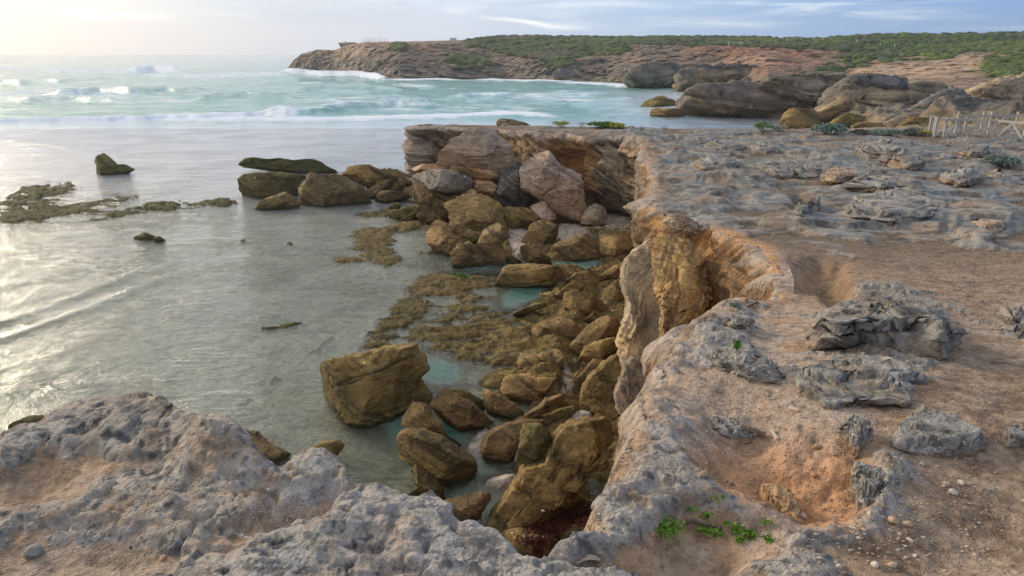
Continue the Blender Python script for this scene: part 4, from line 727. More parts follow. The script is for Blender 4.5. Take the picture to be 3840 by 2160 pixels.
 ('outcrop', 'dark jagged outcrop at the water left of the cave riddled one', 'S2', [(2130,590),(2200,540),(2300,508),(2480,508),(2600,560),(2590,650),(2400,668),(2200,650)], dict(kind='dark', T=.6, cat='outcrop', nz=2.4, K=0, mat='far', sq=.36, jag=.16)),
 ('outcrop', 'mushroom shaped grey rock at the far shoreline', 'S2', [(1590,560),(1640,535),(1740,535),(1765,570),(1760,610),(1640,612)], dict(kind='dark', T=.6, cat='outcrop', K=0, mat='far', sq=.36, jag=.16)),
 ('outcrop', 'rugged grey knob below the dunes behind the timber fence', 'S3', [(1790,800),(1870,740),(1960,690),(2100,760),(2180,870),(2150,930),(2000,940),(1850,880)], dict(kind='dark', T=.6, cat='outcrop', nz=2.5, K=0, mat='far', depth=74)),
 ('outcrop', 'orange and grey bank of rock above the right end of the timber fence', 'S3', [(2150,700),(2260,640),(2400,610),(2620,620),(2700,700),(2700,860),(2500,880),(2300,840),(2200,780)], dict(kind='wall', T=.6, cat='outcrop', nz=2.0, strata=(-5, .06, 8), K=0, mat='far', depth=78)),
 ('outcrop', 'thin grey ledges right of the big overhanging block', 'S3', [(1580,680),(1700,640),(1900,650),(1960,700),(1850,780),(1750,800),(1650,760)], dict(kind='grey', T=.7, cat='outcrop', strata=(-6, .09, 7), K=0, mat='far', depth=88)),
 ('boulder', 'large round grey brown boulder behind the far shrubs', 'S3', [(755,900),(775,850),(880,822),(960,848),(1035,915),(1005,975),(850,990),(780,965)], dict(kind='brown', T=.6, depth=78, nz=1.2, K=0, mat='far', sq=.36, jag=.16)),
 ('boulder', 'grey boulder right of the large round one behind the shrubs', 'S3', [(1120,935),(1160,890),(1240,862),(1370,900),(1360,950),(1180,965)], dict(kind='olive', T=.6, depth=74, K=0, mat='far', sq=.36, jag=.16)),
 ('slab', 'upper of two pale slabs tilted up behind the shrubs', 'S3', [(1500,935),(1600,888),(1685,888),(1640,930),(1530,968)], dict(kind='pale', T=.5, depth=70, strata=(25, .05, 4), K=0, mat='far', sq=.36, jag=.16)),
 ('boulder', 'low tan rock left of the pale tilted slabs', 'S3', [(1280,960),(1290,930),(1480,940),(1530,975),(1400,1000)], dict(kind='brown', T=.6, depth=69, K=0, mat='far', sq=.36, jag=.16)),
 ('outcrop', 'tan rocks crowding behind the left end of the timber fence', 'S3', [(1640,950),(1700,900),(1860,900),(1900,1000),(1760,1000)], dict(kind='brown', T=.6, depth=66, nz=1.6, cat='outcrop', K=0, mat='far', sq=.36, jag=.16)),
 ('rock_ledge', 'low tan ledge on the seaward edge of the cliff top', 'B', [(375,100),(395,75),(520,90),(620,105),(760,125),(700,140),(390,135)], dict(kind='pale', T=1.0, depth=45, K=3, tide=False, cat='rock ledge', strata=(-3, .05, 3))),
 ('outcrop', 'beak shaped rock jutting from the brow of the headland', 'H', [(750,235),(800,232),(900,228),(1010,230),(900,265),(790,292)], dict(kind='pale', T=.7, depth=392, K=2, cat='outcrop', mat='far', sq=.36, jag=.16)),
 ('rock_ledge', 'pale jagged crust block at the back corner of the orange alcove', 'P', [(666,222),(672,214),(684,216),(695,221),(704,226),(700,234),(688,233),(676,231)], dict(kind='pink', depth=12.9, T=.9, nz=2.2, jag=.12, tide=False, cat='rock ledge')),
 ('rock_wall', 'tall flat grey and pink slab leaning on the right cliff wall', 'C', [(1960,130),(1820,215),(1690,300),(1660,380),(1640,470),(1665,600),(1712,720),(1690,850),(1640,950),(1618,1080),(1640,1200),(1665,1330),(1700,1500),(1850,1700),(2100,1650),(2190,1400),(2220,1100),(2220,800),(2190,500),(2100,280)], dict(kind='wall', depth=14.2, T=.2, K=4, sq=.32, nz=1.3, jag=.06, low='orange', strata=(78, .07, 9), cat='rock wall', tide=False)),
 ('rock_wall', 'rough ochre buttress filling the wall between the leaning slab and the orange alcove', 'C', [(1940,95),(2130,60),(2300,150),(2430,330),(2540,520),(2580,800),(2440,975),(2250,1010),(2210,1150),(2120,1300),(2060,1100),(2030,600),(1980,250)], dict(kind='ochre', depth=12.2, T=.3, K=4, sq=.4, nz=1.8, jag=.08, strata=(74, .07, 7), cat='rock wall', tide=False)),
 ('rock_wall', 'ribbed grey buttress with deep folds below the leaning slab', 'E', [(1640,150),(1690,180),(1630,300),(1575,480),(1600,620),(1680,740),(1740,860),(1700,950),(1640,1000),(1580,1100),(1640,1230),(1720,1330),(1830,1290),(1900,1000),(1960,700),(1960,400),(1850,200),(1750,120)], dict(kind='wall', depth=11.0, T=.3, K=2, sq=.35, nz=1.2, jag=.08, strata=(-58, .07, 6), cat='rock wall', tide=False)),
]
for i, (nm, lb, tl, pts, kw) in enumerate(ROCKS):
    if kw.get('mat') == 'far': kw['mat'] = M_farrock
    rock(nm, lb, tl, pts, seed=i, **kw)
# flat cobbles on the shingle by the far wall, small rocks on the shelf
for i, (x, y, r1, r2) in enumerate([(1650,1090,60,28), (1740,1060,50,22), (1815,1105,55,30), (1580,1150,70,26), (1720,1150,80,28), (1890,1130,40,50), (1290,1180,60,30), (1400,1170,60,24), (1840,1060,30,14), (1540,1105,36,16)]):
    a = np.linspace(0, 2*math.pi, 10, endpoint=False); rr = np.random.RandomState(i).uniform(.85, 1.1, 10)
    rock('cobble', 'flat orange cobble on the shingle at the foot of the far cliff', 'B', [(x+r1*math.cos(t)*q, y+r2*math.sin(t)*q) for t, q in zip(a, rr)], kind='orange', base=.12, seed=i, cat='cobble', group='orange cobbles on the shingle', tide=False)

# ------------------------------------------------------------------ helpers that stand things on what is already built
bpy.context.view_layer.update()
dg = bpy.context.evaluated_depsgraph_get()
def hit(px, py, skip=('sea',)):
    u, a_, b_ = ray(px, py); d = Vector((float(u), float(a_), float(b_))).normalized(); o = Vector((0, 0, CAMZ))
    for _ in range(6):
        ok, loc, n, i, ob, mt = sc.ray_cast(dg, o, d)
        if not ok: return None
        if ob.name in skip: o = loc+d*.01; continue
        return loc, n, ob
    return None
def drop(x, y, z0=40):
    o = Vector((x, y, z0))
    for _ in range(4):
        ok, loc, n, i, ob, mt = sc.ray_cast(dg, o, Vector((0, 0, -1)))
        if not ok: return None
        if ob.name == 'sea': o = loc-Vector((0, 0, .01)); continue
        return loc
    return None

# ------------------------------------------------------------------ outcrops standing out of the cliff top
def ground_rock(label, tile, pts, T=None, nz=1.5, kind='lime', strata=None, K=5, low=None, hf=.42, seed=0, name='outcrop', cat='outcrop'):
    """rock lying in the ground: the traced outline is laid down on the slope and domed up"""
    ox, oy, k = TILE[tile]; p = np.array([(ox+x/k, oy+y/k) for x, y in pts]); bot = p[:, 1].max(); top = p[:, 1].min(); hp = bot-top
    h_ = hit(p[p[:, 1].argmax(), 0], bot+.5, skip=('sea', 'haze'))
    if not h_: return
    zoff = h_[0].z-float(onbase(p[p[:, 1].argmax(), 0], bot+.5)[2]); dep_ = float((h_[0]-Vector(CAM)).dot(Vector(FWD)))
    zoff = float(np.clip(zoff, -.25, .15)); r_ = np.random.RandomState(seed)
    g = p.copy(); g[:, 1] = bot-(bot-p[:, 1])*(1-hf*.8)
    cx, cy = g.mean(0); th = np.linspace(-math.pi, math.pi, 721); R = np.full(721, .3); dxx, dyy = np.cos(th), -np.sin(th)
    for i in range(len(g)):
        qx, qy = g[i]-(cx, cy); ex, ey = g[(i+1) % len(g)]-g[i]; det = dxx*ey-dyy*ex; det = np.where(abs(det) < 1e-9, 1e-9, det)
        t = (qx*ey-qy*ex)/det; v = (qx*dyy-qy*dxx)/det; R = np.where((t > 0) & (v >= -1e-6) & (v <= 1+1e-6), np.maximum(R, t), R)
    kk = np.ones(5)/5; R = np.convolve(np.pad(R[:-1], 2, 'wrap'), kk, 'valid'); R = np.append(R, R[0]); R *= 1+.06*fbm(np.cos(th)*5, np.sin(th)*5, seed*.37, 4, .6)
    size = math.sqrt(np.ptp(p[:, 0])*hp); n = 4 if size < 12 else 5 if size < 40 else 6
    D, Fc = ico(n); a, b, c = D.T; t_ = np.arctan2(b, a); sr = np.sqrt(a*a+b*b); q = sr**.62
    px_ = cx+np.cos(t_)*np.interp(t_, th, R)*q; py_ = cy-np.sin(t_)*np.interp(t_, th, R)*q
    X_, Y_, Z_ = onbase(px_, py_); Hh = 1.5*hf*hp*dep_/F
    S = max(np.ptp(X_), .05); u_, v_ = (X_-X_.mean())/S, (Y_-Y_.mean())/S; w_ = c
    f1 = fbm(u_*3+seed, v_*3, w_, 5, .55, seed=seed); f2 = fbm(u_*12, v_*12, w_*4+seed, 4, .6, seed=seed+3); rg_ = ridge(u_*4.5+seed, v_*4.5, w_*1.2, 4, seed=seed+7)
    f3 = fbm(u_*30, v_*30, w_*8+seed, 2)
    prof = np.sign(c)*np.abs(c)**.72; tpf = ss(c, .25, .75); lev = prof*(.78+.35*f1)+.16*f2*tpf-.28*(rg_-.4)*tpf*nz*.7
    tq = lev*2.6+.4*f1; fr_ = tq-np.floor(tq); lev = lev+.30*(ss(fr_, .35, .7)-fr_)
    Zr = Z_+zoff-.02*Hh+Hh*np.where(c < 0, prof*.5, lev)
    sh = .055*S*(fbm(u_*5+seed, v_*5, w_*2.5, 4, seed=seed+11))*nz; sh2 = .05*S*fbm(u_*5, v_*5+seed, w_*2.5, 4, seed=seed+13)*nz; X2 = X_+sh+.008*S*f3; Y2 = Y_+sh2-.10*Hh*0
    A_, B_, C_ = KIND[kind]; n3 = fbm(u_*50, v_*50, w_*10, 2)
    if kind == 'lime': A_, B_ = (.27, .26, .24), (.43, .39, .35)
    cc = lerp(A_, B_, ss(f1+.6*f2, -.5, .5)); cc = lerp(cc, (.40, .29, .20), ss(-f1+.5*f2, .1, .6)*.55 if kind == 'lime' else 0*f1); cc = lerp(cc, C_, ss(f2*.9+n3*.6+rg_*.5-.25, .1, .6)*.75)
    if low: cc = lerp(cc, KIND[low][0], ss(.35-lev, -.1, .4)*.7)
    if low is None and kind == 'lime': cc = lerp(cc, (.44, .27, .15), ss(.22-lev+.2*f1, -.05, .2)*.6)
    V = np.stack([X2, Y2, Zr], 1); o = npmesh(name, V, Fc, np.clip(cc, .01, .85), None, M_top, loc=(float(X_.mean()), float(Y_.mean()), float(Z_.mean()+zoff)))
    setp(o, label, cat); return o
LIMES = [
 ('big dark pitted limestone knob right of the orange sand hollow', 'G', [(945,1030),(1000,960),(1090,880),(1200,800),(1300,745),(1500,732),(1700,757),(1830,800),(1900,900),(1960,990),(2060,1100),(2085,1190),(1950,1205),(1880,1255),(1700,1200),(1500,1185),(1340,1120),(1200,1120),(1100,1165),(1040,1190),(975,1120)], dict(T=.75, nz=2.0, K=5, strata=(-25, .06, 5))),
 ('rough grey apron of rock in front of the big pitted knob', 'G', [(880,1355),(960,1250),(1050,1170),(1300,1110),(1500,1190),(1750,1255),(1810,1345),(1700,1390),(1740,1500),(1640,1560),(1300,1565),(1190,1600),(1080,1545),(950,1455),(890,1390)], dict(T=.6, nz=1.8, K=5)),
 ('smooth blue grey slab lying right of the orange sand hollow', 'F', [(1558,375),(1600,260),(1700,170),(1780,58),(1900,100),(2100,180),(2240,280),(2335,405),(2250,435),(2000,485),(1800,475),(1700,455),(1600,435)], dict(T=.7, nz=1.0, K=6)),
 ('long dark crust of rock slanting across the sand above the hollow', 'G', [(150,1145),(200,1128),(400,1225),(550,1255),(740,1300),(745,1390),(640,1405),(500,1385),(350,1325),(230,1255)], dict(T=.5, nz=2.0, K=3)),
 ('small dark crust of rock beside the green upright sprig', 'G', [(300,1015),(400,970),(470,962),(535,998),(450,1045),(380,1055)], dict(T=.7, nz=2.0)),
 ('black edged crust lump at the top left of the sand hollow', 'F', [(190,60),(250,90),(400,98),(480,160),(555,190),(540,245),(440,245),(340,225),(240,205),(195,140)], dict(T=.5, nz=2.2, K=3)),
 ('blue grey knuckle of rock overhanging the upper right of the sand hollow', 'F', [(1172,255),(1260,180),(1350,190),(1445,280),(1400,340),(1335,475),(1295,445),(1250,365),(1228,300)], dict(T=.6, nz=2.2, K=3)),
 ('pitted rock with a small dark hole at the right wall of the sand hollow', 'F', [(1288,525),(1340,460),(1450,480),(1560,520),(1625,565),(1600,700),(1500,800),(1400,862),(1340,800),(1348,660),(1308,600)], dict(T=.5, nz=2.0, K=3)),
 ('orange mound of hardened sand down the middle of the hollow', 'F', [(610,470),(720,485),(830,500),(885,640),(935,780),(905,855),(800,830),(680,765),(635,620)], dict(kind='orange', T=.45, nz=.6, K=4)),
 ('grey orange eroded block at the right edge beside the path', 'G', [(2395,790),(2480,752),(2576,762),(2680,850),(2680,1000),(2530,1065),(2440,1005),(2465,900)], dict(T=.7, nz=2.0, low='orange')),
 ('small grey rock at the right edge level with the smooth slab', 'F', [(2425,335),(2480,240),(2600,178),(2700,290),(2620,400),(2480,405)], dict(T=.6, nz=1.5)),
 ('broad humped blue grey sheet of rock in the middle of the platform', 'G', [(1218,190),(1240,90),(1400,10),(1600,-60),(1800,-20),(1950,100),(2035,172),(1900,225),(1700,245),(1500,255),(1400,215),(1290,225)], dict(T=1.0, nz=1.2, K=5, strata=(-20, .05, 7))),
 ('purple and grey broken rock right of the broad humped sheet', 'G', [(2108,205),(2250,148),(2330,180),(2435,240),(2405,305),(2260,305),(2150,262)], dict(T=.9, nz=1.6, kind='pink')),
 ('narrow upright rib of rock left of the broad humped sheet', 'G', [(825,190),(870,120),(960,75),(1022,58),(1012,115),(930,190),(885,250),(850,245)], dict(T=.7, nz=1.5)),
 ('pointed slab nearest the seaward corner of the platform', 'S3', [(145,1105),(240,1058),(380,1090),(485,1132),(400,1155),(250,1145)], dict(T=1.0)),
 ('rounded grey slab behind the two leaning plates', 'S3', [(488,1105),(560,1060),(690,1080),(722,1142),(620,1165),(500,1135)], dict(T=1.0)),
 ('wide pale fan shaped slab near the cliff edge', 'S3', [(75,1245),(200,1190),(340,1200),(425,1262),(330,1315),(150,1305)], dict(T=1.0, strata=(-30, .05, 7))),
 ('left one of the two leaning plates of layered rock', 'S3', [(515,1235),(650,1210),(830,1270),(845,1345),(700,1335)], dict(T=.8, strata=(-30, .08, 7))),
 ('right one of the two leaning plates of layered rock', 'S3', [(828,1275),(860,1228),(1000,1230),(1062,1272),(1000,1335),(870,1338)], dict(T=.8, strata=(-35, .08, 7))),
 ('pinkish grey hump in front of the right leaning plate', 'S3', [(1035,1375),(1100,1298),(1200,1290),(1295,1372),(1150,1405)], dict(T=.9, kind='pink')),
 ('long dark straight edged ridge pointing at the shrub', 'S3', [(1280,1115),(1350,1080),(1500,1080),(1700,1180),(1810,1305),(1700,1310),(1500,1210),(1350,1185)], dict(T=.8, strata=(-38, .06, 6))),
 ('small dark lump left of the middle of the platform', 'S3', [(1325,1305),(1400,1250),(1500,1300),(1525,1345),(1400,1348)], dict(T=.9)),
 ('low rounded rock in the brown soil below the fence', 'S3', [(1885,1195),(1950,1160),(2055,1190),(2020,1225),(1920,1225)], dict(T=.9)),
 ('smooth slab just below the teal grey shrub', 'S3', [(2268,1275),(2350,1260),(2560,1300),(2640,1400),(2450,1385),(2350,1335)], dict(T=.9, strata=(-12, .05, 5))),
 ('small block left of the teal grey shrub', 'S3', [(2095,1165),(2180,1110),(2300,1120),(2290,1195),(2180,1205)], dict(T=.9)),
 ('flat topped rock between the shrub and the humped sheet', 'S3', [(1925,1375),(2060,1280),(2200,1300),(2255,1385),(2100,1432)], dict(T=.9)),
 ('dark mouthed ledge just behind the broad humped sheet', 'S3', [(1195,1445),(1300,1360),(1500,1340),(1750,1395),(1810,1452),(1500,1475)], dict(T=.9)),
]
for i, (lb, tl, pts, kw) in enumerate(LIMES):
    hf = .52 if i == 0 else .40 if i in (6, 7, 9) else .30 if i in (1, 2, 8, 11) else .36
    ground_rock(lb, tl, pts, seed=400+i, hf=hf, **kw)
bpy.context.view_layer.update(); dg = bpy.context.evaluated_depsgraph_get()
M_leafg = simple('succulent_leaf', (.16, .30, .035), .5, .4, 60, .4); M_leafy = simple('yellow_green_leaf', (.36, .36, .04), .55, .3, 20, .35)
M_green = simple('dune_shrub_leaf', (.10, .19, .035), .6, .3, 20, .5); M_sage = simple('silver_shrub_leaf', (.22, .29, .24), .8, .2, 20, .35); M_stem = simple('woody_stem', (.16, .12, .09), .9, .1)
M_scrub = simple('coastal_scrub', (.085, .135, .03), .9, .1, .12, .6); M_wood = simple('weathered_timber', (.44, .40, .36), .8, .2, 9, .3); M_white = simple('white_paint', (.72, .72, .70), .5, .3)
M_yel = simple('yellow_sign_board', (.85, .50, .03), .5, .3); M_shell = simple('bleached_shell', (.85, .82, .76), .4, .5, 60, .08); M_weed = simple('dark_red_seaweed', (.11, .028, .012), .35, .5, 30, .6); M_stick = simple('driftwood', (.30, .22, .16), .8, .2, 40, .4); M_bone = simple('pale_root', (.55, .45, .38), .8, .2, 60, .2)

def leafcloud(C, N, L, Wd, rnd, up=.4):
    """N flat leaves at centres C, as quads folded into two triangles"""
    C = np.asarray(C); d = rnd.normal(size=(N, 3)); d[:, 2] = np.abs(d[:, 2])*up+.15; d /= np.linalg.norm(d, axis=1)[:, None]
    s = np.cross(d, rnd.normal(size=(N, 3))); s /= np.linalg.norm(s, axis=1)[:, None]+1e-9; l = L*rnd.uniform(.6, 1.3, (N, 1)); w_ = Wd*rnd.uniform(.6, 1.3, (N, 1))
    nn = np.cross(d, s)
    V = np.stack([C-d*l*.5, C+s*w_*.5+nn*w_*.15, C+d*l*.5, C-s*w_*.5+nn*w_*.15], 1).reshape(-1, 3)
    i = np.arange(N)*4; return V, np.stack([i, i+1, i+2, i+3], 1)
def bush(label, px, py, wpx, hpx, mat, n=420, seed=0, cat='shrub', name='shrub', group=None, leaf=None, base=None, lobes=5, two=None):
    """a low shrub: lobes of leaves over a few stems; px,py = foot in the picture, wpx,hpx = its size there"""
    if base is None:
        h_ = hit(px, py); b0 = h_[0] if h_ else Vector(onbase(px, py))
    else: b0 = Vector(base)
    m = (b0-Vector(CAM)).dot(Vector(FWD))/F; w_, h_ = wpx*m, hpx*m; r_ = np.random.RandomState(seed+3)
    cs, wt = [], []
    for k in range(lobes):
        f = (k+.5)/lobes*2-1; cs.append((f*.34*w_+r_.normal()*.03*w_, r_.normal()*.12*w_, h_*(.30+.10*r_.rand()))); wt.append((w_*(.22+.05*r_.rand()), w_*.24, h_*(.62-.18*abs(f)+.1*r_.rand())))
    k = r_.randint(lobes, size=n); d = r_.normal(size=(n, 3)); d /= np.linalg.norm(d, axis=1)[:, None]; d[:, 2] = np.abs(d[:, 2])*1.0-.18; rad = r_.uniform(.72, 1.04, (n, 1))
    Cn = np.array(cs)[k]+d*rad*np.array(wt)[k]
    L = leaf or max(w_*.085, .02); n = int(n*1.0); V, Fq = leafcloud(Cn, n, L, L*.55, r_)
    root = bpy.data.objects.new(name, None); root.location = b0; col.objects.link(root); setp(root, label, cat, group)
    o = npmesh('foliage', V, Fq, None, None, mat, smooth=False, parent=root)
    if two is not None:
        kk = k >= lobes*.62; o.data.materials.append(two); o.data.polygons.foreach_set('material_index', kk.astype(np.int32))
    # stems
    VV_, FF_ = [], []
    for q in range(9):
        e = np.array(cs[q % lobes])+r_.normal(size=3)*.1*w_*np.array([1, 1, .3]); s0 = np.array([r_.normal()*.06*w_, r_.normal()*.05*w_, -.04]); t_ = .012*w_+.003
        a1 = np.array([t_, 0, 0]); a2 = np.array([0, t_, 0]); i = len(VV_); VV_ += [s0-a1-a2, s0+a1-a2, s0+a1+a2, s0-a1+a2, e-a1*.4-a2*.4, e+a1*.4-a2*.4, e+a1*.4+a2*.4, e-a1*.4+a2*.4]
        FF_ += [[i, i+1, i+5, i+4], [i+1, i+2, i+6, i+5], [i+2, i+3, i+7, i+6], [i+3, i, i+4, i+7], [i+4, i+5, i+6, i+7]]
    npmesh('stems', np.array(VV_), np.array(FF_), None, None, M_stem, smooth=False, parent=root)
    return root
M_sageb = simple('dark_silver_shrub_leaf', (.13, .15, .13), .8, .2, 20, .4)
bush('low yellow green cushion shrub on the seaward rim of the cliff top', 561, 126.0, 19, 5.4, M_leafy, seed=1)
bush('small grey cushion shrub at the left end of the bright green mat', 581.5, 126.4, 10, 5, M_sage, 200, seed=2, lobes=3)
bush('long bright green mat plant along the seaward rim of the cliff top', 606, 127.3, 37, 5.6, M_green, 900, seed=3, lobes=8, two=M_leafy)
bush('grey green tuft standing alone right of the long green mat', 641.6, 130.2, 9, 4.6, M_sage, 220, seed=4, lobes=3)
bush('grey green tuft further right on the cliff top near the blue water', 664, 130.0, 8, 5, M_sage, 220, seed=5, lobes=3)
bush('leafy green shrub at the edge where the bay meets the cliff top', 762, 131, 20, 11, M_green, 500, seed=6)
bush('silver grey shrub touching the right side of the leafy green one', 778, 131.5, 17, 7, M_sage, 400, seed=7)
bush('broad domed grey green shrub below the large round boulder', 828, 134, 42, 12.5, M_sage, 1000, seed=8, two=M_sageb)
bush('low flat dark shrub between the two larger silver shrubs', 861, 134.5, 26, 6, M_sageb, 500, seed=9)
bush('wide silver shrub behind the bare rock left of the fence', 887, 135.5, 27, 7, M_sage, 600, seed=10, two=M_sageb)
bush('dark shrub with a yellow green patch at the left end of the fence', 913, 135.5, 27, 7.6, M_sageb, 600, seed=11, two=M_leafy)
bush('small silver tuft at the foot of the first fence posts', 925, 136, 9, 4, M_sage, 150, seed=12, lobes=3)
bush('small silver tuft between the second and third fence bays', 938, 137, 7, 3, M_sage, 120, seed=13, lobes=2)
bush('silver tuft at the right edge below the fence', 1019, 141.5, 11, 5, M_sage, 200, seed=14, lobes=3)
bush('rounded teal grey shrub on the bare rock at the right edge', 1003, 167.5, 33, 13.5, M_sage, 1100, seed=15, two=M_sageb)
bush('tiny grey plant on the rim above the orange alcove', 735, 307, 14, 6, M_sage, 260, seed=16, lobes=3)
bush('single upright green sprig in the sand near the dark crust', 736.5, 350, 5, 11, M_leafg, 60, seed=17, lobes=1, leaf=.05, name='green_sprig', cat='plant')

# succulents in the sand at the front right
def sprig(label, px, py, rpx, n, seed, group=None):
    h_ = hit(px, py)
    if not h_: return
    b0 = h_[0]; m = (b0-Vector(CAM)).dot(Vector(FWD))/F; r_ = np.random.RandomState(seed); R_ = rpx*m
    C = r_.normal(size=(n, 3))*np.array([R_*.5, R_*.5, 0]); C[:, 2] = np.abs(r_.normal(size=n))*R_*.3+.004
    V, Fq = leafcloud(C, n, .016, .009, r_, up=1.2)
    o = npmesh('succulent', V, Fq, None, None, M_leafg, smooth=True); o.location = b0; setp(o, label, 'plant', group)
for i, (px, py, r, n, lb) in enumerate([(666, 530, 15, 420, 'dense bright green succulent mat on the rock at the bottom of the cleft'), (691, 511, 6, 60, 'succulent seedling in the orange sand left of the others'), (706, 517, 5, 55, 'succulent seedling just right of the leftmost seedling'),
   (704, 532, 6, 80, 'succulent clump behind the short dark crack'), (716, 534, 8, 120, 'largest loose succulent clump beside the dark crack'), (738, 532, 8, 110, 'open succulent clump in the middle of the sand'), (750, 536, 7, 90, 'succulent clump right of the open middle one'),
   (741, 541, 4, 40, 'small succulent in front of the middle clump'), (768, 541, 6, 60, 'outermost succulent seedling at the rim of pale pebbles'), (767, 524, 6, 30, 'thin succulent seedling alone on the orange sand'), (720, 500, 6, 26, 'thin straggling seedling highest up in the sand hollow'), (726, 524, 3, 20, 'tiny seedling behind the largest loose clump')]):
    sprig(lb, px, py, r, n, 50+i)

# scrub on the far hills: one mass of bushes
gv = ((HG > .45) & (HV > .2) & (HV < 4.1) & (HFX < 1200)).ravel(); idx = np.nonzero(gv)[0]; r_ = np.random.RandomState(5)
pick = r_.choice(idx, 6500); P_ = np.stack([HX.ravel()[pick], HY.ravel()[pick], HZ.ravel()[pick]], 1); D2, F2 = ico(2)
sz = r_.uniform(.5, 1.25, 6500)*np.clip(P_[:, 1]/190, .45, 1.3)
jit = 1+.35*(r_.rand(6500, len(D2))-.5); V = P_[:, None]+D2[None]*jit[..., None]*sz[:, None, None]*np.array([1.25, 1.25, .62]); Fc = (F2[None]+np.arange(6500)[:, None, None]*len(D2)).reshape(-1, 3)
tone = r_.rand(6500)+.6*fbm(P_[:, 0]*.03, P_[:, 1]*.03, 0, 3, seed=7); cb = lerp((.04, .07, .022), (.12, .155, .035), ss(tone, .1, 1.1)); cb = lerp(cb, (.13, .11, .085), np.maximum(ss(r_.rand(6500), .85, .92), ss(fbm(P_[:, 0]*.05, P_[:, 1]*.05, 0, 3, seed=8), .2, .45))*.8); sz *= r_.uniform(.6, 1.35, 6500)
o = npmesh('scrub', V.reshape(-1, 3), Fc, np.repeat(cb, len(D2), 0), None, stone('scrub_foliage', fine=3.0, bump=1.0, bdist=.3, contrast=.6), smooth=False); setp(o, 'low dark and light green coastal scrub covering the hills', kind='stuff')
# separate dark bushes on the sand slopes
bl = [(1310,385,30,'on the orange slope of the headland under the lookout railing'), (905,340,22,'high on the headland slope below the beak rock'), (1385,290,25,'just left of the bright grass patch on the headland'), (760,395,20,'low on the headland slope right of the yellow sign')]
for i, (x, y, r, lb) in enumerate(bl): bush('small dark green bush '+lb, 282.67+x/13.417, 26.67+y/13.417+1, r*2/13.4, r*1.5/13.4, M_green, 60, seed=80+i, lobes=2, name='bush', cat='bush')
for i, (x, y, w_, lb) in enumerate([(2200,545,60,'largest round bush standing alone on the pale dune'), (2065,590,45,'bush with trailing stems low on the pale dune'), (2245,530,22,'little bush right of the largest bush on the dune'), (2005,530,16,'tiny bush left of the dune centre'), (1405,575,90,'flat green bush left of the pale dune'), (2120,545,20,'tiny bush halfway up the pale dune'), (2360,515,30,'bush where the dune meets the dark scrub'), (2197,600,40,'bush at the foot of the pale dune')]):
    bush(lb, 682.67+x/7.547, y/7.547+.5, w_/7.547, w_*.6/7.547, M_sageb if i % 2 else M_green, 120, seed=90+i, lobes=3, name='bush', cat='bush')

# ------------------------------------------------------------------ fences, signs, far things
def boxes(name, segs, mat, parent=None, t=.06):
    """square timbers between pairs of points, as one mesh"""
    V, Fq = [], []
    for a, b, th in segs:
        a = np.array(a, float); b = np.array(b, float); d = b-a; d /= np.linalg.norm(d)+1e-9
        s1 = np.cross(d, [0, 0, 1] if abs(d[2]) < .9 else [0, 1, 0]); s1 /= np.linalg.norm(s1); s2 = np.cross(d, s1); th1, th2 = (th if isinstance(th, tuple) else (th, th))
        i = len(V)
        for e in (a, b):
            for p_, q_ in ((-1, -1), (1, -1), (1, 1), (-1, 1)): V.append(e+s1*p_*th1/2+s2*q_*th2/2)
        Fq += [[i, i+1, i+5, i+4], [i+1, i+2, i+6, i+5], [i+2, i+3, i+7, i+6], [i+3, i, i+4, i+7], [i+3, i+2, i+1, i], [i+4, i+5, i+6, i+7]]
    return npmesh(name, np.array(V), np.array(Fq), None, None, mat, smooth=False, parent=parent)
def fence(name, label, posts, rail_h, mat, group=None, braces=True, pt=.095, cat='fence', rails=1, drop_=.3):
    root = bpy.data.objects.new(name, None); P0 = posts[0][0]; root.location = P0; col.objects.link(root); setp(root, label, cat, group)
    q = lambda v: np.array(v)-np.array(P0)
    for p, h_ in posts: boxes('post', [(q(p)-[0, 0, drop_], q(p)+[0, 0, h_], pt)], mat, root)
    for r in range(rails):
        rh = rail_h*(1-.45*r)
        boxes('rail', [(q(a)+[0, -.07, rh], q(b)+[0, -.07, rh], (.05, .11)) for (a, _), (b, _) in zip(posts[:-1], posts[1:])], mat, root)
    if braces:
        for (a, _), (b, _) in zip(posts[:-1], posts[1:]):
            if math.dist(a, b) < 1.2: continue
            mid = (q(a)+q(b))/2+[0, -.12, rail_h-.05]
            boxes('brace', [(q(a)+[.05, -.12, .05], mid, (.045, .09))], mat, root); boxes('brace', [(q(b)+[-.05, -.12, .05], mid, (.045, .09))], mat, root)
    return root
def ground_pt(px, py, z=None, Yd=None):
    if z is None: x, y, zz = onbase(px, py); return (float(x), float(y), float(zz)-.02)
    x, y = onz(px, py, z); return (float(x), float(y), z)
T2 = lambda x, y: (896+x/20.13, 104+y/20.13)
fr = [(650,625,290), (690,612,280), (735,640,265), (765,660,240), (955,665,245), (1350,655,270), (1950,690,250), (2545,750,340), (3000,770,250)]
fence('timber_fence', 'pale timber fence with zigzag braces running along the back of the rock platform', [(ground_pt(*T2(x, yb)), 1.04 if x < 2400 else 1.08) for x, yb, yt in fr], .92, M_wood)
bk = [(1190,600), (1610,655), (1690,680), (1770,690), (1850,690), (2110,700), (2370,520), (2900,520)]
fence('timber_fence', 'second timber fence standing close behind the front one', [(ground_pt(T2(x, 0)[0], 133.2+.12*math.sin(i*2.1)), 1.2) for i, (x, yb) in enumerate(bk[::2])], .98, M_wood, braces=True)
def onfar(px, py):
    d_ = (HFX-px)**2+(FY-py)**2*4; k = np.unravel_index(np.argmin(d_), d_.shape); return (float(HX[k]), float(HY[k]), float(HZ[k]))
T3 = lambda x, y: (693.3+x/13.417, 16+y/13.417)
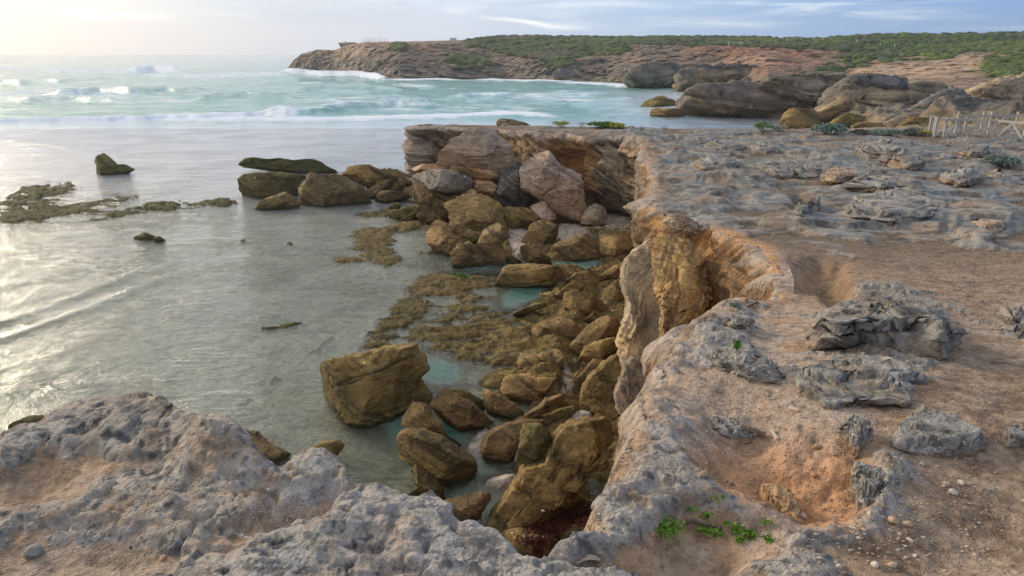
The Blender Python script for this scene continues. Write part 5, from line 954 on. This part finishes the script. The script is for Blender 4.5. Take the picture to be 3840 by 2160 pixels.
fp = [(1045,375), (1255,352), (1435,348), (1610,345), (1745,347), (1855,342), (1990,380), (2190,385), (2350,410), (2500,425), (2700,440)]
fence('post_and_wire_fence', 'line of thin pale posts crossing the green dune far behind', [(onfar(*T3(x, y)), 1.25) for x, y in fp], 1.0, M_white, braces=False, pt=.16, rails=0, drop_=1.0)
fence('viewing_railing', 'short white railing on the green rise left of the post line', [(onfar(*T3(x, 415)), 1.3) for x in (475, 540, 580, 620, 660)], 1.2, M_white, braces=False, pt=.16, rails=2, cat='railing', drop_=1.0)
fence('bench', 'small white bench left of the white railing on the green rise', [(onfar(*T3(x, 402)), .7) for x in (388, 432)], .65, M_white, braces=False, pt=.14, cat='bench', drop_=1.0)
fence('lookout_railing', 'thin dark railing round the lookout on top of the headland', [(onfar(362.8+i*3.1, 43.2), 2.2) for i in range(9)], 2.1, M_wood, braces=False, pt=.14, rails=2, cat='railing', drop_=2.0)
for lb, x, y, hh in [('yellow warning sign on a pole low on the headland slope', 595, 450, 4.2), ('yellow warning sign on a pole by the beak rock on the headland', 846, 290, 3.0)]:
    p0 = onfar(282.67+x/13.417, 26.67+y/13.417); root = bpy.data.objects.new('warning_sign', None); root.location = p0; col.objects.link(root); setp(root, lb, 'sign', 'yellow signs on the headland')
    boxes('pole', [((0, -.2, -1), (0, -.2, hh), .16)], M_white, root)
    c_ = np.array([0, -.32, hh]); npmesh('board', np.array([c_+[-.55, 0, 0], c_+[0, 0, -.55], c_+[.55, 0, 0], c_+[0, 0, .55], c_+[-.55, .06, 0], c_+[0, .06, -.55], c_+[.55, .06, 0], c_+[0, .06, .55]]), np.array([[0, 1, 2, 3], [7, 6, 5, 4], [0, 4, 5, 1], [1, 5, 6, 2], [2, 6, 7, 3], [3, 7, 4, 0]]), None, None, M_yel, smooth=False, parent=root)
p0 = onfar(453, 41.5); root = bpy.data.objects.new('hut', None); root.location = p0; col.objects.link(root); setp(root, 'tiny pale hut among bushes on the headland skyline', 'hut')
boxes('wall', [((-1.6, 0, -1.2), (1.6, 0, -1.2), .01)], M_white, root); npm = npmesh('wall', np.array([(x, y, z) for z in (-1, 1.5) for x, y in ((-1.7, -1), (1.7, -1), (1.7, 1), (-1.7, 1))], float), np.array([[0, 1, 5, 4], [1, 2, 6, 5], [2, 3, 7, 6], [3, 0, 4, 7], [4, 5, 6, 7]]), None, None, M_white, smooth=False, parent=root)
bpy.data.objects.remove(root.children[0]) if len(root.children) > 1 else None
npmesh('roof', np.array([(-1.9, -1.2, 1.5), (1.9, -1.2, 1.5), (1.9, 1.2, 1.7), (-1.9, 1.2, 1.7), (-1.9, -1.2, 1.62), (1.9, -1.2, 1.62), (1.9, 1.2, 1.85), (-1.9, 1.2, 1.85)], float), np.array([[3, 2, 1, 0], [4, 5, 6, 7], [0, 1, 5, 4], [1, 2, 6, 5], [2, 3, 7, 6], [3, 0, 4, 7]]), None, None, M_wood, smooth=False, parent=root)

# ------------------------------------------------------------------ loose stones, shells, weed, sticks
def stone_at(name, label, px, py, rpx, mat, c, seed, group=None, cat='stone', flat=.7, link=True, lim=None):
    h_ = hit(px, py)
    if not h_ or (lim and h_[2].name not in lim): return None
    b0 = h_[0]; m = (b0-Vector(CAM)).dot(Vector(FWD))/F; R_ = rpx*m; D, Fc = ico(3); r_ = np.random.RandomState(seed); sd_ = seed*3
    Q = D*np.array([1, r_.uniform(.6, .9), flat])
    for _ in range(5):
        nn = r_.normal(size=3); nn /= np.linalg.norm(nn); pr = Q@nn; e = np.clip(pr-pr.max()*r_.uniform(.6, .85), 0, None); Q = Q-e[:, None]*nn*.9
    f = fbm(D[:, 0]*3+sd_, D[:, 1]*3, D[:, 2]*3, 3); Q = Q*(1+.14*f)[:, None]*R_; a = r_.uniform(0, 6.3); Rm = np.array([[math.cos(a), -math.sin(a), 0], [math.sin(a), math.cos(a), 0], [0, 0, 1]]); Q = Q@Rm.T+[0, 0, R_*flat*.35]
    cc = np.array(c)[None]*(1+.25*f[:, None])
    o = npmesh(name, Q, Fc, np.clip(cc, 0, .9), None, mat); o.location = b0; setp(o, label, cat, group); return o
M_peb = stone('pebble_stone', fine=160, bump=.5, bdist=.004, contrast=.35)
PALE = (.58, .50, .43); BUF = (.46, .32, .21)
for i, (t, x, y, r, c, lb) in enumerate([('F', 1450, 1372, 38, PALE, 'knobbly white stone nearest the bottom edge, left of the smooth one'), ('F', 1587, 1378, 42, (.52, .40, .29), 'smooth rounded buff stone at the bottom edge of the picture'), ('F', 1720, 1190, 26, PALE, 'white lumpy stone above the hook shaped stones'),
    ('F', 1752, 1300, 22, (.62, .56, .52), 'small white hooked stone right of the smooth buff stone'), ('F', 1583, 1040, 44, BUF, 'flat leaf shaped buff stone, left of its pair'), ('F', 1692, 1066, 42, BUF, 'flat oval buff stone, right of its pair'), ('F', 2040, 825, 40, PALE, 'long pale stone among the brown gravel above the flat pair'),
    ('F', 1180, 1385, 36, PALE, 'flat pale stone left of the knobbly white stone'), ('F', 372, 762, 24, (.16, .13, .12), 'dark round stone in the orange sand hollow'), ('F', 335, 740, 16, (.18, .15, .14), 'smaller dark stone touching the dark round one'), ('F', 127, 510, 20, (.34, .32, .33), 'grey stone alone high in the orange sand'),
    ('F', 165, 690, 46, (.25, .19, .14), 'dark ridged fragment left of the two dark stones'), ('F', 1012, 485, 40, (.42, .26, .16), 'flat brown crust fragment in the middle of the sand hollow'), ('F', 1137, 530, 28, (.44, .29, .2), 'pointed brown fragment right of the flat crust fragment'), ('F', 985, 690, 36, (.44, .26, .15), 'orange clod beside the trough of the sand hollow'),
    ('F', 905, 1000, 34, PALE, 'white crusty lump on the rim below the sand hollow'), ('F', 1410, 985, 36, (.5, .4, .32), 'buff lump on the corner of the rim below the trough'), ('F', 1800, 612, 28, PALE, 'flat white stone below the grey slab'), ('F', 2100, 750, 28, PALE, 'white stone furthest right in the gravel'), ('F', 1985, 765, 36, (.46, .37, .28), 'round buff stone in the gravel near the long pale stone'),
    ('R1', 1228, 1322, 32, (.62, .36, .22), 'small orange pink stone alone on the near grey rock'), ('R1', 2026, 798, 17, (.66, .62, .6), 'small white stone at the head of the pale gravel patch'), ('R1', 380, 1400, 20, (.5, .33, .23), 'little buff stone in the brown dirt at bottom left'), ('R1', 265, 1285, 85, (.26, .25, .22), 'half buried grey stone in the brown dirt at bottom left'), ('R1', 985, 1235, 14, (.05, .05, .06), 'small black stone on the edge of the brown dirt'),
    ('F', 640, 90, 22, (.4, .33, .27), 'grey brown stone near the top of the sand hollow'), ('F', 885, 445, 14, PALE, 'slim white chip in the orange sand'), ('F', 1070, 625, 14, PALE, 'round white chip low in the orange sand')]):
    ox, oy, k = (682.67, 384, 7.547) if t == 'F' else TILE[t]
    stone_at('loose_stone', lb, ox+x/k, oy+y/k, r/7.547*.95, M_peb, c, 200+i)
for i, (t, x, y, r, lb) in enumerate([('R2', 1522, 955, 20, 'white cuttlebone lying on the lumpy ridge'), ('R2', 1946, 980, 11, 'white shell beside the cliff foot above the red weed'), ('R2', 1760, 996, 14, 'broken white shell in the middle of the red weed'), ('R2', 1290, 1125, 9, 'white shell at the lower left of the red weed'), ('R2', 1412, 873, 8, 'tiny white shell left of the cuttlebone'), ('R2', 1788, 1050, 7, 'tiny white shell below the broken one in the weed'), ('D', 775, 328, 15, 'white shell on top of the very large cracked boulder'), ('B', 55, 652, 22, 'white patch of shell on the thick slab'), ('A', 255, 664, 12, 'white scrap of shell on the flat-topped olive rock'), ('C', 1550, 822, 16, 'white shell wedged beside the split boulder')]):
    ox, oy, k = TILE[t]
    stone_at('white_shell', lb, ox+x/k, oy+y/k, r/k, M_shell, (.85, .82, .78), 300+i, cat='shell', flat=.45)
# gravel: countless small bits on the near ground
r_ = np.random.RandomState(9); GV, GF, GC = [], [], []; D1, F1 = ico(1); nb = 0
def gravel(n, cx, cy, rx, ry, smin, smax, cols_, lim=('cliff_top_ground',)):
    global nb
    for _ in range(n):
        a, b = r_.normal()*.5, r_.normal()*.5; h_ = hit(cx+a*rx, cy+b*ry)
        if not h_ or h_[2].name not in lim: continue
        m = (h_[0]-Vector(CAM)).dot(Vector(FWD))/F; R_ = (smin+(smax-smin)*r_.rand()**3)*m
        GV.append(D1*R_*np.array([1, .75, .6])*(1+.5*(r_.rand(len(D1), 1)-.5))+np.array(h_[0])+[0, 0, R_*.2]); GF.append(F1+nb*len(D1)); GC.append(np.repeat([np.array(cols_[r_.randint(len(cols_))])*r_.uniform(.75, 1.15)], len(D1), 0)); nb += 1
GP = [(.58, .49, .42), (.48, .38, .30), (.40, .28, .19), (.33, .25, .19)]
gravel(900, 880, 525, 130, 55, .5, 2.6, GP); gravel(700, 950, 470, 120, 100, .4, 1.6, GP); gravel(500, 960, 270, 110, 40, .4, 1.2, GP); gravel(300, 770, 450, 60, 40, .4, 1.8, GP+[(.45, .27, .16)]); gravel(900, 300, 512, 55, 14, .4, 1.1, [(.62, .55, .52), (.6, .45, .38), (.5, .36, .28)])
gravel(350, 60, 560, 120, 30, .4, 1.5, GP); gravel(120, 20, 478, 40, 12, .4, 1.2, GP); gravel(500, 750, 385, 60, 35, .4, 1.3, GP); gravel(200, 600, 565, 90, 12, .4, 1.2, GP); gravel(260, 740, 405, 70, 50, .5, 1.6, GP); gravel(400, 880, 420, 160, 120, .5, 1.6, GP)
gravel(500, 570, 238, 40, 14, .3, .8, [(.75, .66, .62), (.6, .5, .45), (.35, .25, .18)], ('cove_floor',)); gravel(300, 485, 445, 22, 24, .3, .9, [(.75, .64, .6), (.6, .45, .4)], ('cove_floor',))
setp(npmesh('gravel', np.concatenate(GV), np.concatenate(GF), np.concatenate(GC), None, M_peb, smooth=False), 'pale grit and small pebbles scattered over the ground', kind='stuff')
# red weed piled in the cleft
WV = []
for cx_, cy_, rx_, ry_, n_ in [(1830, 1010, 200, 90, 700), (1560, 1110, 150, 80, 500), (1500, 1200, 150, 40, 500), (1480, 1280, 40, 60, 250), (1640, 1000, 60, 60, 120), (1720, 880, 60, 40, 80)]:
    for _ in range(n_):
        h_ = hit(341.33+(cx_+r_.normal()*.45*rx_)/7.547, 384+(cy_+r_.normal()*.45*ry_)/7.547)
        if h_ and h_[0].y > 5: WV.append(np.array(h_[0])+[0, 0, .02+.05*r_.rand()])
if WV:
    V, Fq = leafcloud(np.array(WV), len(WV), .13, .035, r_, up=.25); setp(npmesh('seaweed', V, Fq, None, None, M_weed, smooth=False), 'dark red brown seaweed piled in the corner of the cove', kind='stuff')
# weed in the water: bright green tufts on the bed
WV = []
for cx_, cy_, rx_, ry_, n_ in [(395, 470, 8, 4, 120), (404, 466, 5, 5, 100), (531, 295, 12, 7, 300), (462, 275, 10, 4, 120)]:
    for _ in range(n_):
        h_ = hit(cx_+r_.normal()*.45*rx_, cy_+r_.normal()*.45*ry_)
        if h_ and h_[2].name == 'cove_floor': WV.append(np.array(h_[0])+[0, 0, .03])
if WV:
    V, Fq = leafcloud(np.array(WV), len(WV), .16, .05, r_, up=.3); setp(npmesh('sea_lettuce', V, Fq, None, None, simple('bright_green_weed', (.05, .20, .01), .5, .3), smooth=False), 'bright green weed tufts on the bed of the rock pools', kind='stuff')
def stick(label, pts, th, mat, name='stick', cat='stick', z=.02):
    P_ = [];
    for x, y in pts:
        h_ = hit(x, y);
        if h_: P_.append(np.array(h_[0])+[0, 0, z])
    if len(P_) < 2: return
    o = boxes(name, [(a-P_[0], b-P_[0], th) for a, b in zip(P_[:-1], P_[1:])], mat); o.location = P_[0]; setp(o, label, cat)
stick('thin brown stick lying on the bed of the shallow lagoon', [(358.5, 462), (366, 463.3), (375.5, 465.3)], .035, M_stick, z=.05)
stick('dark bent root lying across the sand from the grey crust', [(741, 428), (749, 432), (757, 434.5), (765, 436.5)], .022, M_stick, 'root', 'root')
stick('pale dead root standing at the end of the dark bent root', [(771.5, 432), (774, 437), (777, 441)], .012, M_bone, 'root', 'root', z=.012)
stick('pale twig on the sand above the dark root', [(789, 409), (794, 411), (798, 412.5)], .012, M_bone, 'twig', 'twig', z=.012)
stick('short dark crack edged twig among the green seedlings', [(684, 524), (693, 522), (700, 525), (712, 527), (720, 531)], .012, M_stem, 'twig', 'twig', z=.006)

# ------------------------------------------------------------------ sea haze
hb = bpy.data.materials.new('haze_air'); hb.use_nodes = True; t = NT(hb.node_tree); t.n.clear()
ho = t.new('ShaderNodeOutputMaterial'); hv = t.new('ShaderNodeVolumePrincipled'); t.link(hv.outputs[0], ho.inputs['Volume'])
hv.inputs['Color'].default_value = (.95, .97, 1.0, 1); hv.inputs['Density'].default_value = .00028; hv.inputs['Anisotropy'].default_value = .3
x0, x1, y0_, y1_, z0, z1 = -900, 1100, -60, 1500, -9, 70
o = npmesh('haze', np.array([(x, y, z) for z in (z0, z1) for x, y in ((x0, y0_), (x1, y0_), (x1, y1_), (x0, y1_))], float), np.array([[3, 2, 1, 0], [4, 5, 6, 7], [0, 1, 5, 4], [1, 2, 6, 5], [2, 3, 7, 6], [3, 0, 4, 7]]), None, None, hb, smooth=False)
setp(o, 'thin salt haze in the air over the bay', kind='stuff')
